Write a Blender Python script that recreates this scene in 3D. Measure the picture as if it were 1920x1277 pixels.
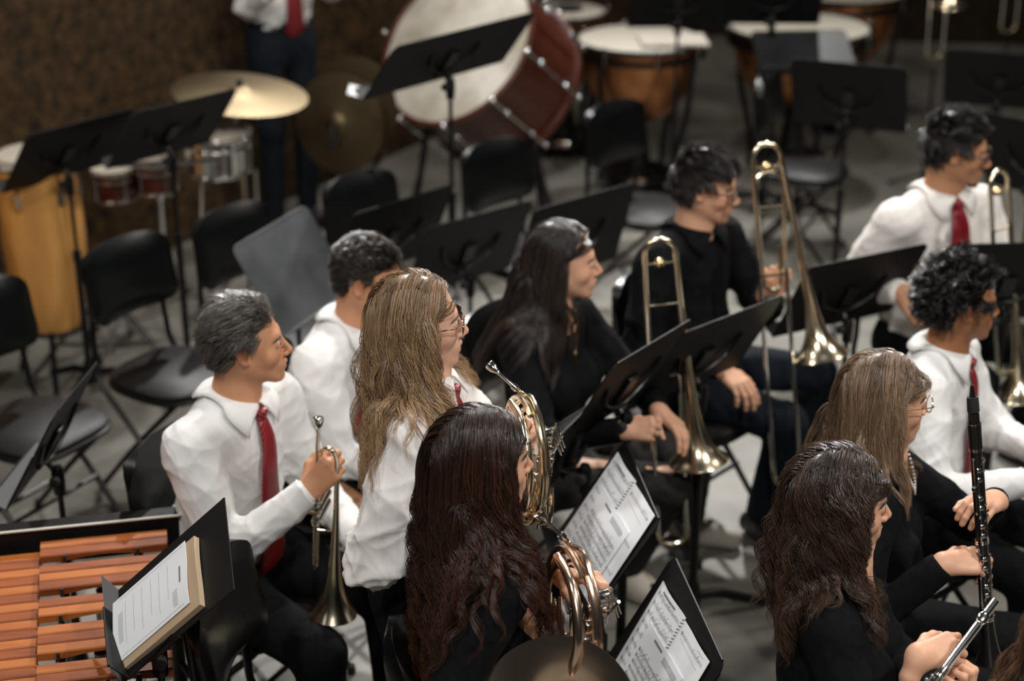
import bpy, math, random
import numpy as np
from mathutils import Vector

# ------------------------------------------------------------------ camera, world, lights, exposure
scene = bpy.context.scene
for o in list(bpy.data.objects): bpy.data.objects.remove(o)
PITCH = math.radians(23.0); FPX = 3140.0; CAM_H = 2.9
CP, SP = math.cos(PITCH), math.sin(PITCH)
cam_d = bpy.data.cameras.new('camera'); cam = bpy.data.objects.new('camera', cam_d)
scene.collection.objects.link(cam); scene.camera = cam
cam.location = (0, 0, CAM_H); cam.rotation_euler = (math.radians(90)-PITCH, 0, 0)
cam_d.sensor_width = 36; cam_d.lens = 36*FPX/1920; cam_d.clip_start = .1
cam_d.dof.use_dof = True; cam_d.dof.focus_distance = 3.62; cam_d.dof.aperture_fstop = 1.9
scene.view_settings.view_transform = 'Standard'; scene.view_settings.look = 'None'
scene.view_settings.gamma = 1; scene.view_settings.exposure = 0.55
scene.view_settings.use_curve_mapping = False
w = bpy.data.worlds.new('world'); scene.world = w; w.use_nodes = True
w.node_tree.nodes['Background'].inputs[0].default_value = (.9, .95, 1, 1)
w.node_tree.nodes['Background'].inputs[1].default_value = .012
def lamp(kind, name, loc, target, energy, color, **kw):
    d = bpy.data.lights.new(name, kind); d.energy = energy; d.color = color
    for k, v in kw.items(): setattr(d, k, v)
    o = bpy.data.objects.new(name, d); scene.collection.objects.link(o); o.location = loc
    o.rotation_euler = (Vector(target)-Vector(loc)).to_track_quat('-Z', 'Y').to_euler()
    return o
WARM = (1, .91, .80); NEUT = (1, .985, .965)
for lx, ly, lz, tx, ty_, e_, c_ in ((-2.2, 1.6, 5.8, -.4, 3.9, 58, NEUT), (.2, -.6, 5.2, .3, 4.0, 62, NEUT), (2.9, 2.0, 4.9, 1.0, 4.0, 74, NEUT), (4.2, 5.2, 5.6, 1.4, 5.4, 62, WARM),
                                   (-3.6, 4.6, 5.6, -1.2, 6.0, 30, WARM), (.2, 5.6, 6.2, .2, 5.4, 40, NEUT), (-1.0, 10.4, 6.0, -.3, 5.6, 46, NEUT), (1.9, 11.2, 6.0, .9, 5.6, 52, NEUT), (-.2, 7.2, 5.8, .1, 8.4, 20, WARM)):
    lamp('AREA', 'stage_light', (lx, ly, lz), (tx, ty_, .5), e_, c_, size=.26, spread=1.15 if ly > 10 else 3.1416)
lamp('SPOT', 'wall_light', (-1.5, 4.6, 4.2), (-2.2, 7.4, 1.7), 22, (1, .70, .42), spot_size=1.3, spot_blend=1, shadow_soft_size=.2)

# ------------------------------------------------------------------ helpers
def V(*a): return np.array(a, float)
def nz(v):
    v = np.asarray(v, float); return v/(np.linalg.norm(v)+1e-12)
def PT(px, py, h):           # the point of the place seen at a picture position, at height h
    a = (py-638.5)/FPX; z = (CAM_H-h)/(SP+a*CP); return V((px-960)/FPX*z, z*(CP-a*SP), h)
def PY(px, py, Y):           # the same, at distance Y from the camera's foot
    a = (py-638.5)/FPX; z = Y/(CP-a*SP); return V((px-960)/FPX*z, Y, CAM_H-z*(SP+a*CP))
rng = np.random.default_rng(7)

def new_mesh(name, V_, F_, mat, parent=None, origin=(0, 0, 0), smooth=True, sharp=None, uv=None, mats=None, midx=None, col=None):
    V_ = np.asarray(V_, np.float32)-np.asarray(origin, np.float32)
    me = bpy.data.meshes.new(name)
    if isinstance(F_, np.ndarray):
        n, k = F_.shape
        me.vertices.add(len(V_)); me.vertices.foreach_set('co', V_.ravel())
        me.loops.add(n*k); me.loops.foreach_set('vertex_index', F_.astype(np.int32).ravel())
        me.polygons.add(n); me.polygons.foreach_set('loop_start', np.arange(0, n*k, k, dtype=np.int32))
        me.update(calc_edges=True)
    else:
        me.from_pydata(V_.tolist(), [], F_)
    if smooth: me.polygons.foreach_set('use_smooth', np.ones(len(me.polygons), bool))
    if sharp: me.set_sharp_from_angle(angle=math.radians(sharp))
    for m in (mats or [mat]): me.materials.append(m)
    if midx is not None: me.polygons.foreach_set('material_index', np.asarray(midx, np.int32))
    if uv is not None:
        L = me.uv_layers.new(name='UVMap'); li = np.zeros(len(me.loops), np.int32)
        me.loops.foreach_get('vertex_index', li); L.data.foreach_set('uv', np.asarray(uv, np.float32)[li].ravel())
    if col is not None:
        A = me.color_attributes.new('Col', 'FLOAT_COLOR', 'POINT')
        c = np.ones((len(V_), 4), np.float32); c[:, :3] = col; A.data.foreach_set('color', c.ravel())
    me.validate(); me.update()
    o = bpy.data.objects.new(name, me); scene.collection.objects.link(o)
    if parent is not None: o.parent = parent
    else: o.location = origin
    return o
def tag(o, label=None, cat=None, group=None, kind=None):
    for k, v in (('label', label), ('category', cat), ('group', group), ('kind', kind)):
        if v: o[k] = v
    return o
def empty(name, loc, label, cat, group=None, rz=0):
    o = bpy.data.objects.new(name, None); scene.collection.objects.link(o); o.location = loc
    o.rotation_euler = (0, 0, rz); o.empty_display_size = .1
    return tag(o, label, cat, group)
def copy_tree(o, parent=None):
    c = o.copy(); scene.collection.objects.link(c); c.parent = parent
    for ch in list(o.children): copy_tree(ch, c)
    return c

class MB:
    def __init__(s): s.v = []; s.f = []; s.n = 0; s.uv = []
    def add(s, v, f, uv=None):
        v = np.asarray(v, float); s.v.append(v)
        s.f += [tuple(int(i)+s.n for i in q) for q in f]; s.n += len(v)
        s.uv.append(np.zeros((len(v), 2)) if uv is None else np.asarray(uv)); return s
    def box(s, c, size, R=None, bevel=0):
        c = V(*c); hx, hy, hz = np.array(size)/2.; R = np.eye(3) if R is None else np.asarray(R)
        b = min(bevel, hx*.98, hy*.98, hz*.98)
        if b <= 0:
            P = np.array([[x, y, z] for z in (-hz, hz) for y in (-hy, hy) for x in (-hx, hx)])
            F = [(0, 2, 3, 1), (4, 5, 7, 6), (0, 1, 5, 4), (2, 6, 7, 3), (0, 4, 6, 2), (1, 3, 7, 5)]
            return s.add(c+P@R.T, F)
        prof = [(x, y) for x, y in rrect(hx*2, hy*2, b*1.0, 2)]
        rings = []
        for z, ins in ((-hz, b*.6), (-hz+b*.6, 0), (hz-b*.6, 0), (hz, b*.6)):
            kx, ky = (hx-ins)/hx, (hy-ins)/hy
            rings.append([(x*kx, y*ky, z) for x, y in prof])
        P = np.array(rings).reshape(-1, 3); m = len(prof); F = []
        for i in range(3):
            for j in range(m): F.append((i*m+j, i*m+(j+1) % m, (i+1)*m+(j+1) % m, (i+1)*m+j))
        F.append(tuple(range(m))[::-1]); F.append(tuple(range(3*m, 4*m)))
        return s.add(c+P@R.T, F)
    def tube(s, pts, r, n=8, cap=True, flat=None):
        P, F = tube_mesh(pts, r, n, cap, flat); return s.add(P, F)
    def lathe(s, prof, c, axis=(0, 0, 1), n=24, sx=None):
        R = frame_z(axis, sx); m = len(prof); P = []
        for (r, z) in prof:
            for j in range(n):
                a = 2*math.pi*j/n; P.append((r*math.cos(a), r*math.sin(a), z))
        F = [(i*n+j, i*n+(j+1) % n, (i+1)*n+(j+1) % n, (i+1)*n+j) for i in range(m-1) for j in range(n)]
        if prof[0][0] > 1e-6: F.append(tuple(range(n))[::-1])
        if prof[-1][0] > 1e-6: F.append(tuple(range((m-1)*n, m*n)))
        return s.add(V(*c)+np.array(P)@R.T, F)
    def ball(s, c, r, n=10, sc=(1, 1, 1), R=None):
        prof = [(max(math.sin(math.pi*i/n), 1e-7), -math.cos(math.pi*i/n)) for i in range(n+1)]
        P = []; m = 2*n
        for (a, z) in prof:
            for j in range(m):
                t = 2*math.pi*j/m; P.append((a*math.cos(t)*r*sc[0], a*math.sin(t)*r*sc[1], z*r*sc[2]))
        R = np.eye(3) if R is None else R
        F = [(i*m+j, i*m+(j+1) % m, (i+1)*m+(j+1) % m, (i+1)*m+j) for i in range(n) for j in range(m)]
        return s.add(V(*c)+np.array(P)@R.T, F)
    def prism(s, poly, t, R=None, c=(0, 0, 0), inset=0):   # outline in xy, thickness t along z
        poly = np.array(poly, float); m = len(poly); R = np.eye(3) if R is None else np.asarray(R)
        cen = poly.mean(0); k = 1-inset/max(np.abs(poly-cen).max(), 1e-6)
        lay = [(-t/2, k), (-t/2+inset*.7, 1), (t/2-inset*.7, 1), (t/2, k)] if inset > 0 else [(-t/2, 1), (t/2, 1)]
        P = np.concatenate([np.c_[(poly-cen)*kk+cen, np.full(m, z)] for z, kk in lay]); q = len(lay)
        F = [(i*m+j, i*m+(j+1) % m, (i+1)*m+(j+1) % m, (i+1)*m+j) for i in range(q-1) for j in range(m)]
        F.append(tuple(range(m))[::-1]); F.append(tuple(range((q-1)*m, q*m)))
        return s.add(V(*c)+P@R.T, F)
    def build(s, name, mat, parent=None, origin=(0, 0, 0), smooth=True, sharp=35, uv=False):
        return new_mesh(name, np.concatenate(s.v), s.f, mat, parent, origin, smooth, sharp if smooth else None,
                        uv=np.concatenate(s.uv) if uv else None)
def rrect(w_, h_, r, n=4):
    out = []
    for cx, cy, a0 in ((w_/2-r, h_/2-r, 0), (-w_/2+r, h_/2-r, 90), (-w_/2+r, -h_/2+r, 180), (w_/2-r, -h_/2+r, 270)):
        for i in range(n+1):
            a = math.radians(a0+90*i/n); out.append((cx+r*math.cos(a), cy+r*math.sin(a)))
    return out
def frame_z(axis, sx=None):
    z = nz(axis); x = V(1, 0, 0) if sx is None else np.asarray(sx, float)
    if abs(z@nz(x)) > .95: x = V(0, 1, 0)
    x = nz(x-z*(x@z)); return np.stack([x, np.cross(z, x), z], 1)
def smooth_path(pts, n=6, closed=False):
    P = np.asarray(pts, float); m = len(P)
    if m < 3: return P
    out = []
    rngi = range(m if closed else m-1)
    for i in rngi:
        g = lambda j: P[j % m] if closed else P[min(max(j, 0), m-1)]
        p0, p1, p2, p3 = g(i-1), g(i), g(i+1), g(i+2)
        for t in np.arange(n)/n:
            out.append(.5*((2*p1)+(-p0+p2)*t+(2*p0-5*p1+4*p2-p3)*t*t+(-p0+3*p1-3*p2+p3)*t**3))
    if not closed: out.append(P[-1])
    return np.array(out)
def tube_mesh(pts, r, n=8, cap=True, flat=None):
    P = np.asarray(pts, float); m = len(P); r = np.full(m, r, float) if np.isscalar(r) else np.asarray(r, float)
    if len(r) != m: r = np.interp(np.linspace(0, 1, m), np.linspace(0, 1, len(r)), r)
    T = np.gradient(P, axis=0); T /= np.linalg.norm(T, axis=1)[:, None]+1e-12
    u = np.cross(T[0], (0, 0, 1));
    if np.linalg.norm(u) < .2: u = np.cross(T[0], (1, 0, 0))
    u = nz(u); U = []
    for i in range(m):
        u = nz(u-T[i]*(u@T[i])); U.append(u)
    U = np.array(U); W = np.cross(T, U); a = 2*np.pi*np.arange(n)/n
    q = 1 if flat is None else flat
    R = P[:, None]+r[:, None, None]*(np.cos(a)[None, :, None]*U[:, None]+q*np.sin(a)[None, :, None]*W[:, None])
    F = [(i*n+j, i*n+(j+1) % n, (i+1)*n+(j+1) % n, (i+1)*n+j) for i in range(m-1) for j in range(n)]
    if cap: F += [tuple(range(n))[::-1], tuple(range((m-1)*n, m*n))]
    return R.reshape(-1, 3), F
def arc(c, u, v, r, a0, a1, n=12, r2=None):
    t = np.radians(np.linspace(a0, a1, n)); r2 = r if r2 is None else r2
    return V(*c)+r*np.cos(t)[:, None]*np.asarray(u)+r2*np.sin(t)[:, None]*np.asarray(v)

# ------------------------------------------------------------------ materials
def mat(name, color, rough=.5, metal=0, noise=None, bump=None, spec=.5, sss=0, coat=0, attr=False, sheen=0):
    """noise=(scale, colour2, contrast[, stretch]); bump=(scale, strength[, stretch])"""
    m = bpy.data.materials.new(name); m.use_nodes = True; N = m.node_tree.nodes; L = m.node_tree.links
    b = N['Principled BSDF']; I = b.inputs
    I['Base Color'].default_value = (*color, 1); I['Roughness'].default_value = rough; I['Metallic'].default_value = metal
    I['Specular IOR Level'].default_value = spec; I['Coat Weight'].default_value = coat; I['Coat Roughness'].default_value = .15
    I['Sheen Weight'].default_value = sheen
    if sss: I['Subsurface Weight'].default_value = sss; I['Subsurface Scale'].default_value = .012; I['Subsurface Radius'].default_value = (1, .35, .2)
    def tex(scale, stretch=(1, 1, 1), detail=5):
        tc = N.new('ShaderNodeTexCoord'); mp = N.new('ShaderNodeMapping'); mp.inputs['Scale'].default_value = stretch
        L.new(tc.outputs['Object'], mp.inputs['Vector']); n = N.new('ShaderNodeTexNoise')
        n.inputs['Scale'].default_value = scale; n.inputs['Detail'].default_value = detail; L.new(mp.outputs[0], n.inputs['Vector']); return n
    if noise:
        n = tex(noise[0], noise[3] if len(noise) > 3 else (1, 1, 1)); r = N.new('ShaderNodeValToRGB'); c = noise[2]
        r.color_ramp.elements[0].position = .5-c; r.color_ramp.elements[1].position = .5+c
        r.color_ramp.elements[0].color = (*color, 1); r.color_ramp.elements[1].color = (*noise[1], 1)
        L.new(n.outputs['Fac'], r.inputs[0]); L.new(r.outputs[0], I['Base Color'])
    if attr:
        a = N.new('ShaderNodeVertexColor'); a.layer_name = 'Col'; mx = N.new('ShaderNodeMix'); mx.data_type = 'RGBA'; mx.blend_type = 'MULTIPLY'
        mx.inputs['Factor'].default_value = 1; L.new(a.outputs[0], mx.inputs['A'])
        if noise: L.new(r.outputs[0], mx.inputs['B'])
        else: mx.inputs['B'].default_value = (*color, 1)
        L.new(mx.outputs['Result'], I['Base Color'])
    if bump:
        n = tex(bump[0], bump[2] if len(bump) > 2 else (1, 1, 1)); bp = N.new('ShaderNodeBump')
        bp.inputs['Strength'].default_value = bump[1]; bp.inputs['Distance'].default_value = .01
        L.new(n.outputs['Fac'], bp.inputs['Height']); L.new(bp.outputs[0], I['Normal'])
    return m
M = {}
M['floor'] = mat('worn_grey_stage_floor', (.085, .081, .068), .62, noise=(1.6, (.27, .255, .22), .26), bump=(9, .25))
M['wall'] = mat('brown_rough_stone', (.010, .0065, .0035), .75, noise=(15, (.082, .044, .015), .22), bump=(22, 1.0), spec=.3)
M['wall_unlit'] = mat('unlit_rough_wall', (.008, .005, .003), .9, noise=(14, (.025, .016, .008), .25), bump=(20, .8), spec=.15)  # wall stone in a darker copy, the lack of light painted in
M['vinyl'] = mat('black_vinyl', (.0018, .0025, .0026), .30, bump=(60, .06), spec=.5)
M['seat_vinyl'] = mat('black_seat_vinyl', (.005, .0042, .0038), .5, bump=(60, .06), spec=.22)
M['black_metal'] = mat('black_painted_metal', (.004, .004, .0045), .35, spec=.4)
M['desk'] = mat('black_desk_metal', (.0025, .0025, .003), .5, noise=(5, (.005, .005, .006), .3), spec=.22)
M['desk_grey'] = mat('mottled_grey_desk_metal', (.010, .011, .012), .42, noise=(3.2, (.030, .033, .035), .25), spec=.4)  # dark grey mottled with a lighter grey
M['desk_sheen'] = mat('painted_sheen_grey_desk_metal', (.020, .022, .024), .38, noise=(3.2, (.12, .125, .13), .25), spec=.6)  # grey sheen on the desk put into the colour as lighter patches
M['rubber'] = mat('black_rubber', (.01, .01, .01), .8)
M['chrome'] = mat('chrome', (.75, .75, .74), .14, 1)
M['steel'] = mat('silver_steel', (.62, .62, .6), .22, 1)
M['brass'] = mat('lacquered_brass', (.80, .58, .28), .2, 1)
M['gold'] = mat('pale_gold_brass', (.86, .75, .54), .19, 1)
M['rose'] = mat('rose_brass', (.88, .66, .50), .2, 1)
M['silver'] = mat('silver_plate', (.8, .78, .74), .13, 1)
M['cymbal'] = mat('bronze_cymbal', (.20, .155, .09), .45, 1, bump=(120, .1))
M['head'] = mat('drum_head_skin', (.56, .52, .45), .55, noise=(4, (.5, .45, .36), .3))
M['old_head'] = mat('old_calf_drum_head', (.68, .64, .57), .6, noise=(4.5, (.36, .32, .25), .16))
M['copper'] = mat('copper_kettle', (.72, .33, .15), .3, 1, noise=(9, (.5, .2, .08), .3))
M['red_wood'] = mat('red_brown_drum_shell', (.085, .018, .007), .35, noise=(5, (.05, .010, .005), .3, (1, 1, 6)), coat=.2)
M['conga'] = mat('honey_conga_wood', (.72, .36, .10), .38, noise=(22, (.52, .24, .06), .3, (1, 1, .06)), coat=.25)
M['rosewood'] = mat('orange_rosewood', (.34, .085, .014), .5, noise=(16, (.13, .026, .005), .28, (.12, 2.0, 2)), bump=(60, .04, (.1, 1, 1)), spec=.28)
M['rosewood_pale'] = mat('pale_orange_rosewood', (.47, .150, .028), .5, noise=(16, (.28, .068, .012), .28, (.12, 2.0, 2)), spec=.28)
M['cord'] = mat('cream_cord', (.7, .68, .6), .6)
M['paper'] = mat('white_paper', (.86, .88, .89), .75, noise=(3, (.82, .84, .86), .3))
M['old_paper'] = mat('brown_kraft_paper', (.52, .39, .26), .7, noise=(4, (.45, .32, .2), .3))
M['ink'] = mat('black_ink', (.05, .05, .055), .8)
M['ink_grey'] = mat('grey_print', (.32, .32, .34), .8)
M['folder'] = mat('black_folder', (.006, .0058, .0055), .55, noise=(8, (.011, .01, .009), .3), spec=.3)
M['grey_card'] = mat('grey_folder_inside', (.13, .135, .135), .6)
M['white_shirt'] = mat('white_cotton', (.82, .81, .79), .85, bump=(330, .08), sheen=.1, spec=.2)
M['cream_shirt'] = mat('warm_white_cotton', (.84, .80, .76), .85, bump=(330, .08), sheen=.1, spec=.2)
M['black_cloth'] = mat('black_cotton', (.0035, .0035, .004), .9, noise=(60, (.007, .007, .008), .3), spec=.12, sheen=.0)
M['black_wool'] = mat('black_trouser_wool', (.0045, .0045, .0055), .9, noise=(80, (.008, .008, .009), .3), spec=.12, sheen=.0)
M['grey_denim'] = mat('dark_grey_denim', (.022, .021, .020), .9, noise=(90, (.04, .038, .035), .3), spec=.15)
M['denim'] = mat('blue_black_denim', (.006, .009, .013), .9, noise=(90, (.012, .016, .022), .3), spec=.15)
M['shoe'] = mat('black_leather', (.01, .01, .01), .35)
M['trainer'] = mat('cream_trainer', (.5, .45, .38), .7)
M['tie_plain'] = mat('crimson_silk', (.22, .006, .014), .45, bump=(140, .15), spec=.6)
def tie_mat(name, scale):
    m = mat(name, (.30, .012, .016), .42, spec=.6); N = m.node_tree.nodes; L = m.node_tree.links
    tc = N.new('ShaderNodeTexCoord'); mp = N.new('ShaderNodeMapping'); mp.inputs['Rotation'].default_value = (0, 0, math.radians(-38))
    wv = N.new('ShaderNodeTexWave'); wv.inputs['Scale'].default_value = scale; wv.bands_direction = 'Y'
    r = N.new('ShaderNodeValToRGB'); r.color_ramp.elements[0].position = .3; r.color_ramp.elements[1].position = .42
    r.color_ramp.elements[0].color = (.035, .003, .008, 1); r.color_ramp.elements[1].color = (.36, .016, .018, 1)
    L.new(tc.outputs['UV'], mp.inputs[0]); L.new(mp.outputs[0], wv.inputs[0]); L.new(wv.outputs['Fac'], r.inputs[0]); L.new(r.outputs[0], N['Principled BSDF'].inputs['Base Color'])
    return m
M['tie_stripe'] = tie_mat('red_tie_with_dark_stripes', 3.0)
M['glasses'] = mat('dark_glasses_frame', (.02, .012, .01), .3)
M['tortoise'] = mat('tortoiseshell', (.03, .012, .008), .25, noise=(140, (.42, .3, .22), .04))
M['gold_chain'] = mat('gold_chain', (.8, .6, .3), .25, 1)
M['pearl'] = mat('pearl', (.7, .66, .6), .3)
M['clarinet'] = mat('black_grenadilla', (.01, .009, .009), .25)
M['eye'] = mat('eye_white', (.7, .66, .62), .2)
M['iris'] = mat('dark_iris', (.03, .018, .01), .15)
g = bpy.data.materials.new('lens_glass'); g.use_nodes = True; b_ = g.node_tree.nodes['Principled BSDF']
b_.inputs['Transmission Weight'].default_value = 1; b_.inputs['Roughness'].default_value = 0; b_.inputs['IOR'].default_value = 1.1; M['lens'] = g
SKIN = {'fair': (.70, .39, .25), 'pale': (.75, .45, .31), 'olive': (.52, .26, .14), 'tan': (.36, .155, .07), 'warm': (.62, .31, .17)}
for k, c in SKIN.items():
    M['skin_'+k] = mat('skin_'+k, (1, 1, 1), .48, noise=(40, (.93, .9, .9), .3), bump=(260, .06), spec=.4, sss=.12, attr=True)
def hair_mat(name, rough=.34, spec=.7):
    return mat(name, (1, 1, 1), rough, attr=True, spec=spec, coat=.1)
M['hair'] = hair_mat('hair_strands')

# ------------------------------------------------------------------ smooth solid modelling (distance fields polygonised into one surface)
def cone(a, b, ra, rb, k=.02, R=None, q=1.0, sub=False):      # tapered capsule; R,q flatten it along R's second axis
    a = V(*a); b = V(*b); m = max(ra, rb); mm = m*max(1, q)
    def f(P):
        if R is None: A, B, X = a, b, P
        else:
            S = np.array([1, 1/q, 1.]); A, B, X = (R.T@a)*S, (R.T@b)*S, (P@R)*S
        ba = B-A; t = np.clip((X-A)@ba/(ba@ba+1e-12), 0, 1)
        return np.linalg.norm(X-A-t[..., None]*ba, axis=-1)-(ra+(rb-ra)*t)
    return (f, np.minimum(a, b)-mm, np.maximum(a, b)+mm, k, sub)
def ell(c, r, R=None, k=.02, sub=False):
    c = V(*c); r = V(*r); m = r.max()
    def f(P):
        X = P-c; X = X if R is None else X@R
        k0 = np.linalg.norm(X/r, axis=-1); k1 = np.linalg.norm(X/r**2, axis=-1)
        return k0*(k0-1)/(k1+1e-9)
    return (f, c-m, c+m, k, sub)
def bx(c, h, R=None, rd=.01, k=.02, sub=False):
    c = V(*c); h = V(*h); m = np.linalg.norm(h)
    def f(P):
        X = P-c; X = X if R is None else X@R
        q = np.abs(X)-h+rd; return np.linalg.norm(np.maximum(q, 0), axis=-1)+np.minimum(q.max(-1), 0)-rd
    return (f, c-m, c+m, k, sub)
def cut(p, n, k=.004):          # removes everything on the side n points to
    p = V(*p); n = nz(n); return (lambda P: -((P-p)@n), None, None, k, True)
def field(prims, P):
    d = np.full(P.shape[:-1], 1.)
    for f, lo, hi, k, sub in prims:
        e = f(P)
        if sub: h = np.maximum(k-np.abs(-e-d), 0)/k; d = np.maximum(d, -e)+h*h*k*.25
        else: h = np.maximum(k-np.abs(e-d), 0)/k; d = np.minimum(d, e)-h*h*k*.25
    return d
def grad(prims, P, h=.002):
    g = np.stack([field(prims, P+h*e)-field(prims, P-h*e) for e in np.eye(3)], -1)
    return g/(np.linalg.norm(g, axis=-1)[..., None]+1e-9)
def solid(prims, h, noise=None):
    lo = np.min([p[1] for p in prims if p[1] is not None and not p[4]], 0)-3*h; hi = np.max([p[2] for p in prims if p[2] is not None and not p[4]], 0)+3*h
    n = np.ceil((hi-lo)/h).astype(int)+1; G = np.full(n, .3, np.float64)
    ax = [lo[i]+h*np.arange(n[i]) for i in range(3)]
    for f, l, u, k, sub in prims:
        if l is None: i0, i1 = np.zeros(3, int), n
        else:
            mg = k+2.5*h; i0 = np.maximum(np.floor((l-mg-lo)/h).astype(int), 0); i1 = np.minimum(np.ceil((u+mg-lo)/h).astype(int)+1, n)
            if (i1 <= i0).any(): continue
        sl = tuple(slice(a, b) for a, b in zip(i0, i1))
        P = np.stack(np.meshgrid(ax[0][sl[0]], ax[1][sl[1]], ax[2][sl[2]], indexing='ij'), -1)
        e = f(P); d = G[sl]
        if sub: hh = np.maximum(k-np.abs(-e-d), 0)/k; G[sl] = np.maximum(d, -e)+hh*hh*k*.25
        else: hh = np.maximum(k-np.abs(e-d), 0)/k; G[sl] = np.minimum(d, e)-hh*hh*k*.25
    return nets(G, lo, h)
def nets(G, lo, h):
    S = G < 0; C = np.zeros(np.array(G.shape)-1, np.int16)
    for dx in (0, 1):
        for dy in (0, 1):
            for dz in (0, 1): C += S[dx:G.shape[0]-1+dx, dy:G.shape[1]-1+dy, dz:G.shape[2]-1+dz]
    act = (C > 0) & (C < 8); idx = np.argwhere(act); vid = np.full(C.shape, -1, np.int64); vid[tuple(idx.T)] = np.arange(len(idx))
    acc = np.zeros((len(idx), 3)); cnt = np.zeros(len(idx))
    for a in range(3):
        e = np.eye(3, dtype=int)[a]; o1, o2 = [np.eye(3, dtype=int)[i] for i in range(3) if i != a]
        for c1 in (0, 1):
            for c2 in (0, 1):
                p = idx+c1*o1+c2*o2; q = p+e; g0 = G[tuple(p.T)]; g1 = G[tuple(q.T)]; m = (g0 < 0) != (g1 < 0)
                t = g0[m]/(g0[m]-g1[m]); acc[m] += p[m]+t[:, None]*e; cnt[m] += 1
    Vx = acc/np.maximum(cnt, 1)[:, None]*h+lo; F = []
    for a in range(3):
        e = np.eye(3, dtype=int)[a]; b = (a+1) % 3; c = (a+2) % 3; eb = np.eye(3, dtype=int)[b]; ec = np.eye(3, dtype=int)[c]
        s0 = S[tuple(slice(0, -1) if i == a else slice(1, -1) for i in range(3))]
        s1 = S[tuple(slice(1, None) if i == a else slice(1, -1) for i in range(3))]
        p = np.argwhere(s0 != s1)
        if not len(p): continue
        p = p+eb+ec; inside = S[tuple(p.T)]
        q = np.stack([vid[tuple((p-eb-ec).T)], vid[tuple((p-ec).T)], vid[tuple(p.T)], vid[tuple((p-eb).T)]], 1)
        q[~inside] = q[~inside][:, ::-1]; F.append(q)
    return Vx, np.concatenate(F)
def join(parts):
    v = []; f = []; n = 0
    for a, b in parts: v.append(a); f.append(b+n); n += len(a)
    return np.concatenate(v), np.concatenate(f)
_K = [(nz(rng.normal(size=3)), rng.uniform(0, 6.28), nz(rng.normal(size=3)), rng.uniform(0, 6.28)) for _ in range(10)]
def folds(P, freq, seed=0):     # ridged, warped folds in about -1..1
    d = np.zeros(len(P)); P = P+seed*1.37
    for i, (k, ph, m, p2) in enumerate(_K):
        f = freq*(.6+.22*i); wv = np.sin(P@m*f*.55+p2)*1.3+np.sin(P@np.roll(m, 1)*f*.9+ph)*.7
        d += ((1-np.abs(np.sin(P@k*f+ph+wv)))**2.2*2-.6)*(1/(1+.30*i))
    return d/4.0
def rot(axis, deg):
    a = nz(axis); t = math.radians(deg); K = np.array([[0, -a[2], a[1]], [a[2], 0, -a[0]], [-a[1], a[0], 0]])
    return np.eye(3)+math.sin(t)*K+(1-math.cos(t))*K@K

# ------------------------------------------------------------------ hands, heads, hair
POSE = {  # mcp, pip, dip per finger (index..little), splay, thumb (out, in, curl)
 'grip': ([(52, 78, 40), (56, 80, 40), (58, 80, 42), (60, 78, 42)], 1, (38, 42, 30)),
 'fist': ([(72, 88, 45), (74, 88, 45), (76, 88, 45), (78, 86, 45)], 0, (30, 50, 40)),
 'rest': ([(22, 24, 14), (24, 28, 16), (26, 30, 18), (28, 30, 18)], 4, (42, 12, 16)),
 'keys': ([(38, 40, 22), (34, 44, 24), (38, 44, 24), (46, 46, 24)], 2, (40, 34, 20)),
 'relax': ([(34, 40, 22), (38, 44, 24), (42, 46, 26), (46, 48, 28)], 2, (36, 24, 18)),
}
def hand_prims(wr, f, n, side, pose='relax', k=1.0, ua=None):
    """wr wrist, f finger direction, n back-of-hand normal, side +1 right / -1 left"""
    f = nz(f); n = nz(np.asarray(n, float)-f*(f@np.asarray(n, float))); t = np.cross(n, f)*side   # thumb side
    cur, spl, th = POSE[pose]; out = []
    K = [(.086, .027), (.090, .008), (.085, -.011), (.076, -.029)]
    Ls = [(.042, .025, .019), (.046, .029, .020), (.043, .027, .020), (.033, .021, .018)]
    Rr = [.0094, .0096, .0091, .0082]
    for i in range(4):
        kn = wr+k*(f*K[i][0]+t*K[i][1]+n*(.004-.0015*abs(i-1)))
        out.append(cone(wr+k*(f*.006+t*K[i][1]*.55), kn-n*.003*k, .0155*k, .0125*k, .012*k))
        d = rot(n, spl*(1.5-i)*side)@f; ax = np.cross(n, d)*1.0; p = kn; rr = Rr[i]*k; tot = 0
        for j, (L, c) in enumerate(zip(Ls[i], cur[i])):
            tot += c; dd = d*math.cos(math.radians(tot))-n*math.sin(math.radians(tot)); q = p+dd*L*k
            out.append(cone(p, q, rr*(1.04-.05*j), rr*(.97-.07*j), .0035*k)); p = q
    b = wr+k*(f*.016+t*.022-n*.008); o_, i_, c_ = th
    d = nz(f*math.cos(math.radians(o_))+t*math.sin(math.radians(o_))-n*math.tan(math.radians(i_))*.8)
    p = b; rr = .0145*k
    for j, L in enumerate((.042, .031, .025)):
        q = p+d*L*k; out.append(cone(p, q, rr*(1-.17*j), rr*(.86-.17*j), .007*k)); p = q
        d = nz(d-t*math.sin(math.radians(c_))*.8-n*.12+f*.25)
    out.append(cone(wr-f*.004*k, wr+f*.014*k, .024*k, .023*k, .02*k, R=np.stack([t, n, f], 1), q=.72))
    if ua is not None: out.append(cone(wr-ua*.05*k, wr, .0235*k, .0225*k, .02*k))
    return out
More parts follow.
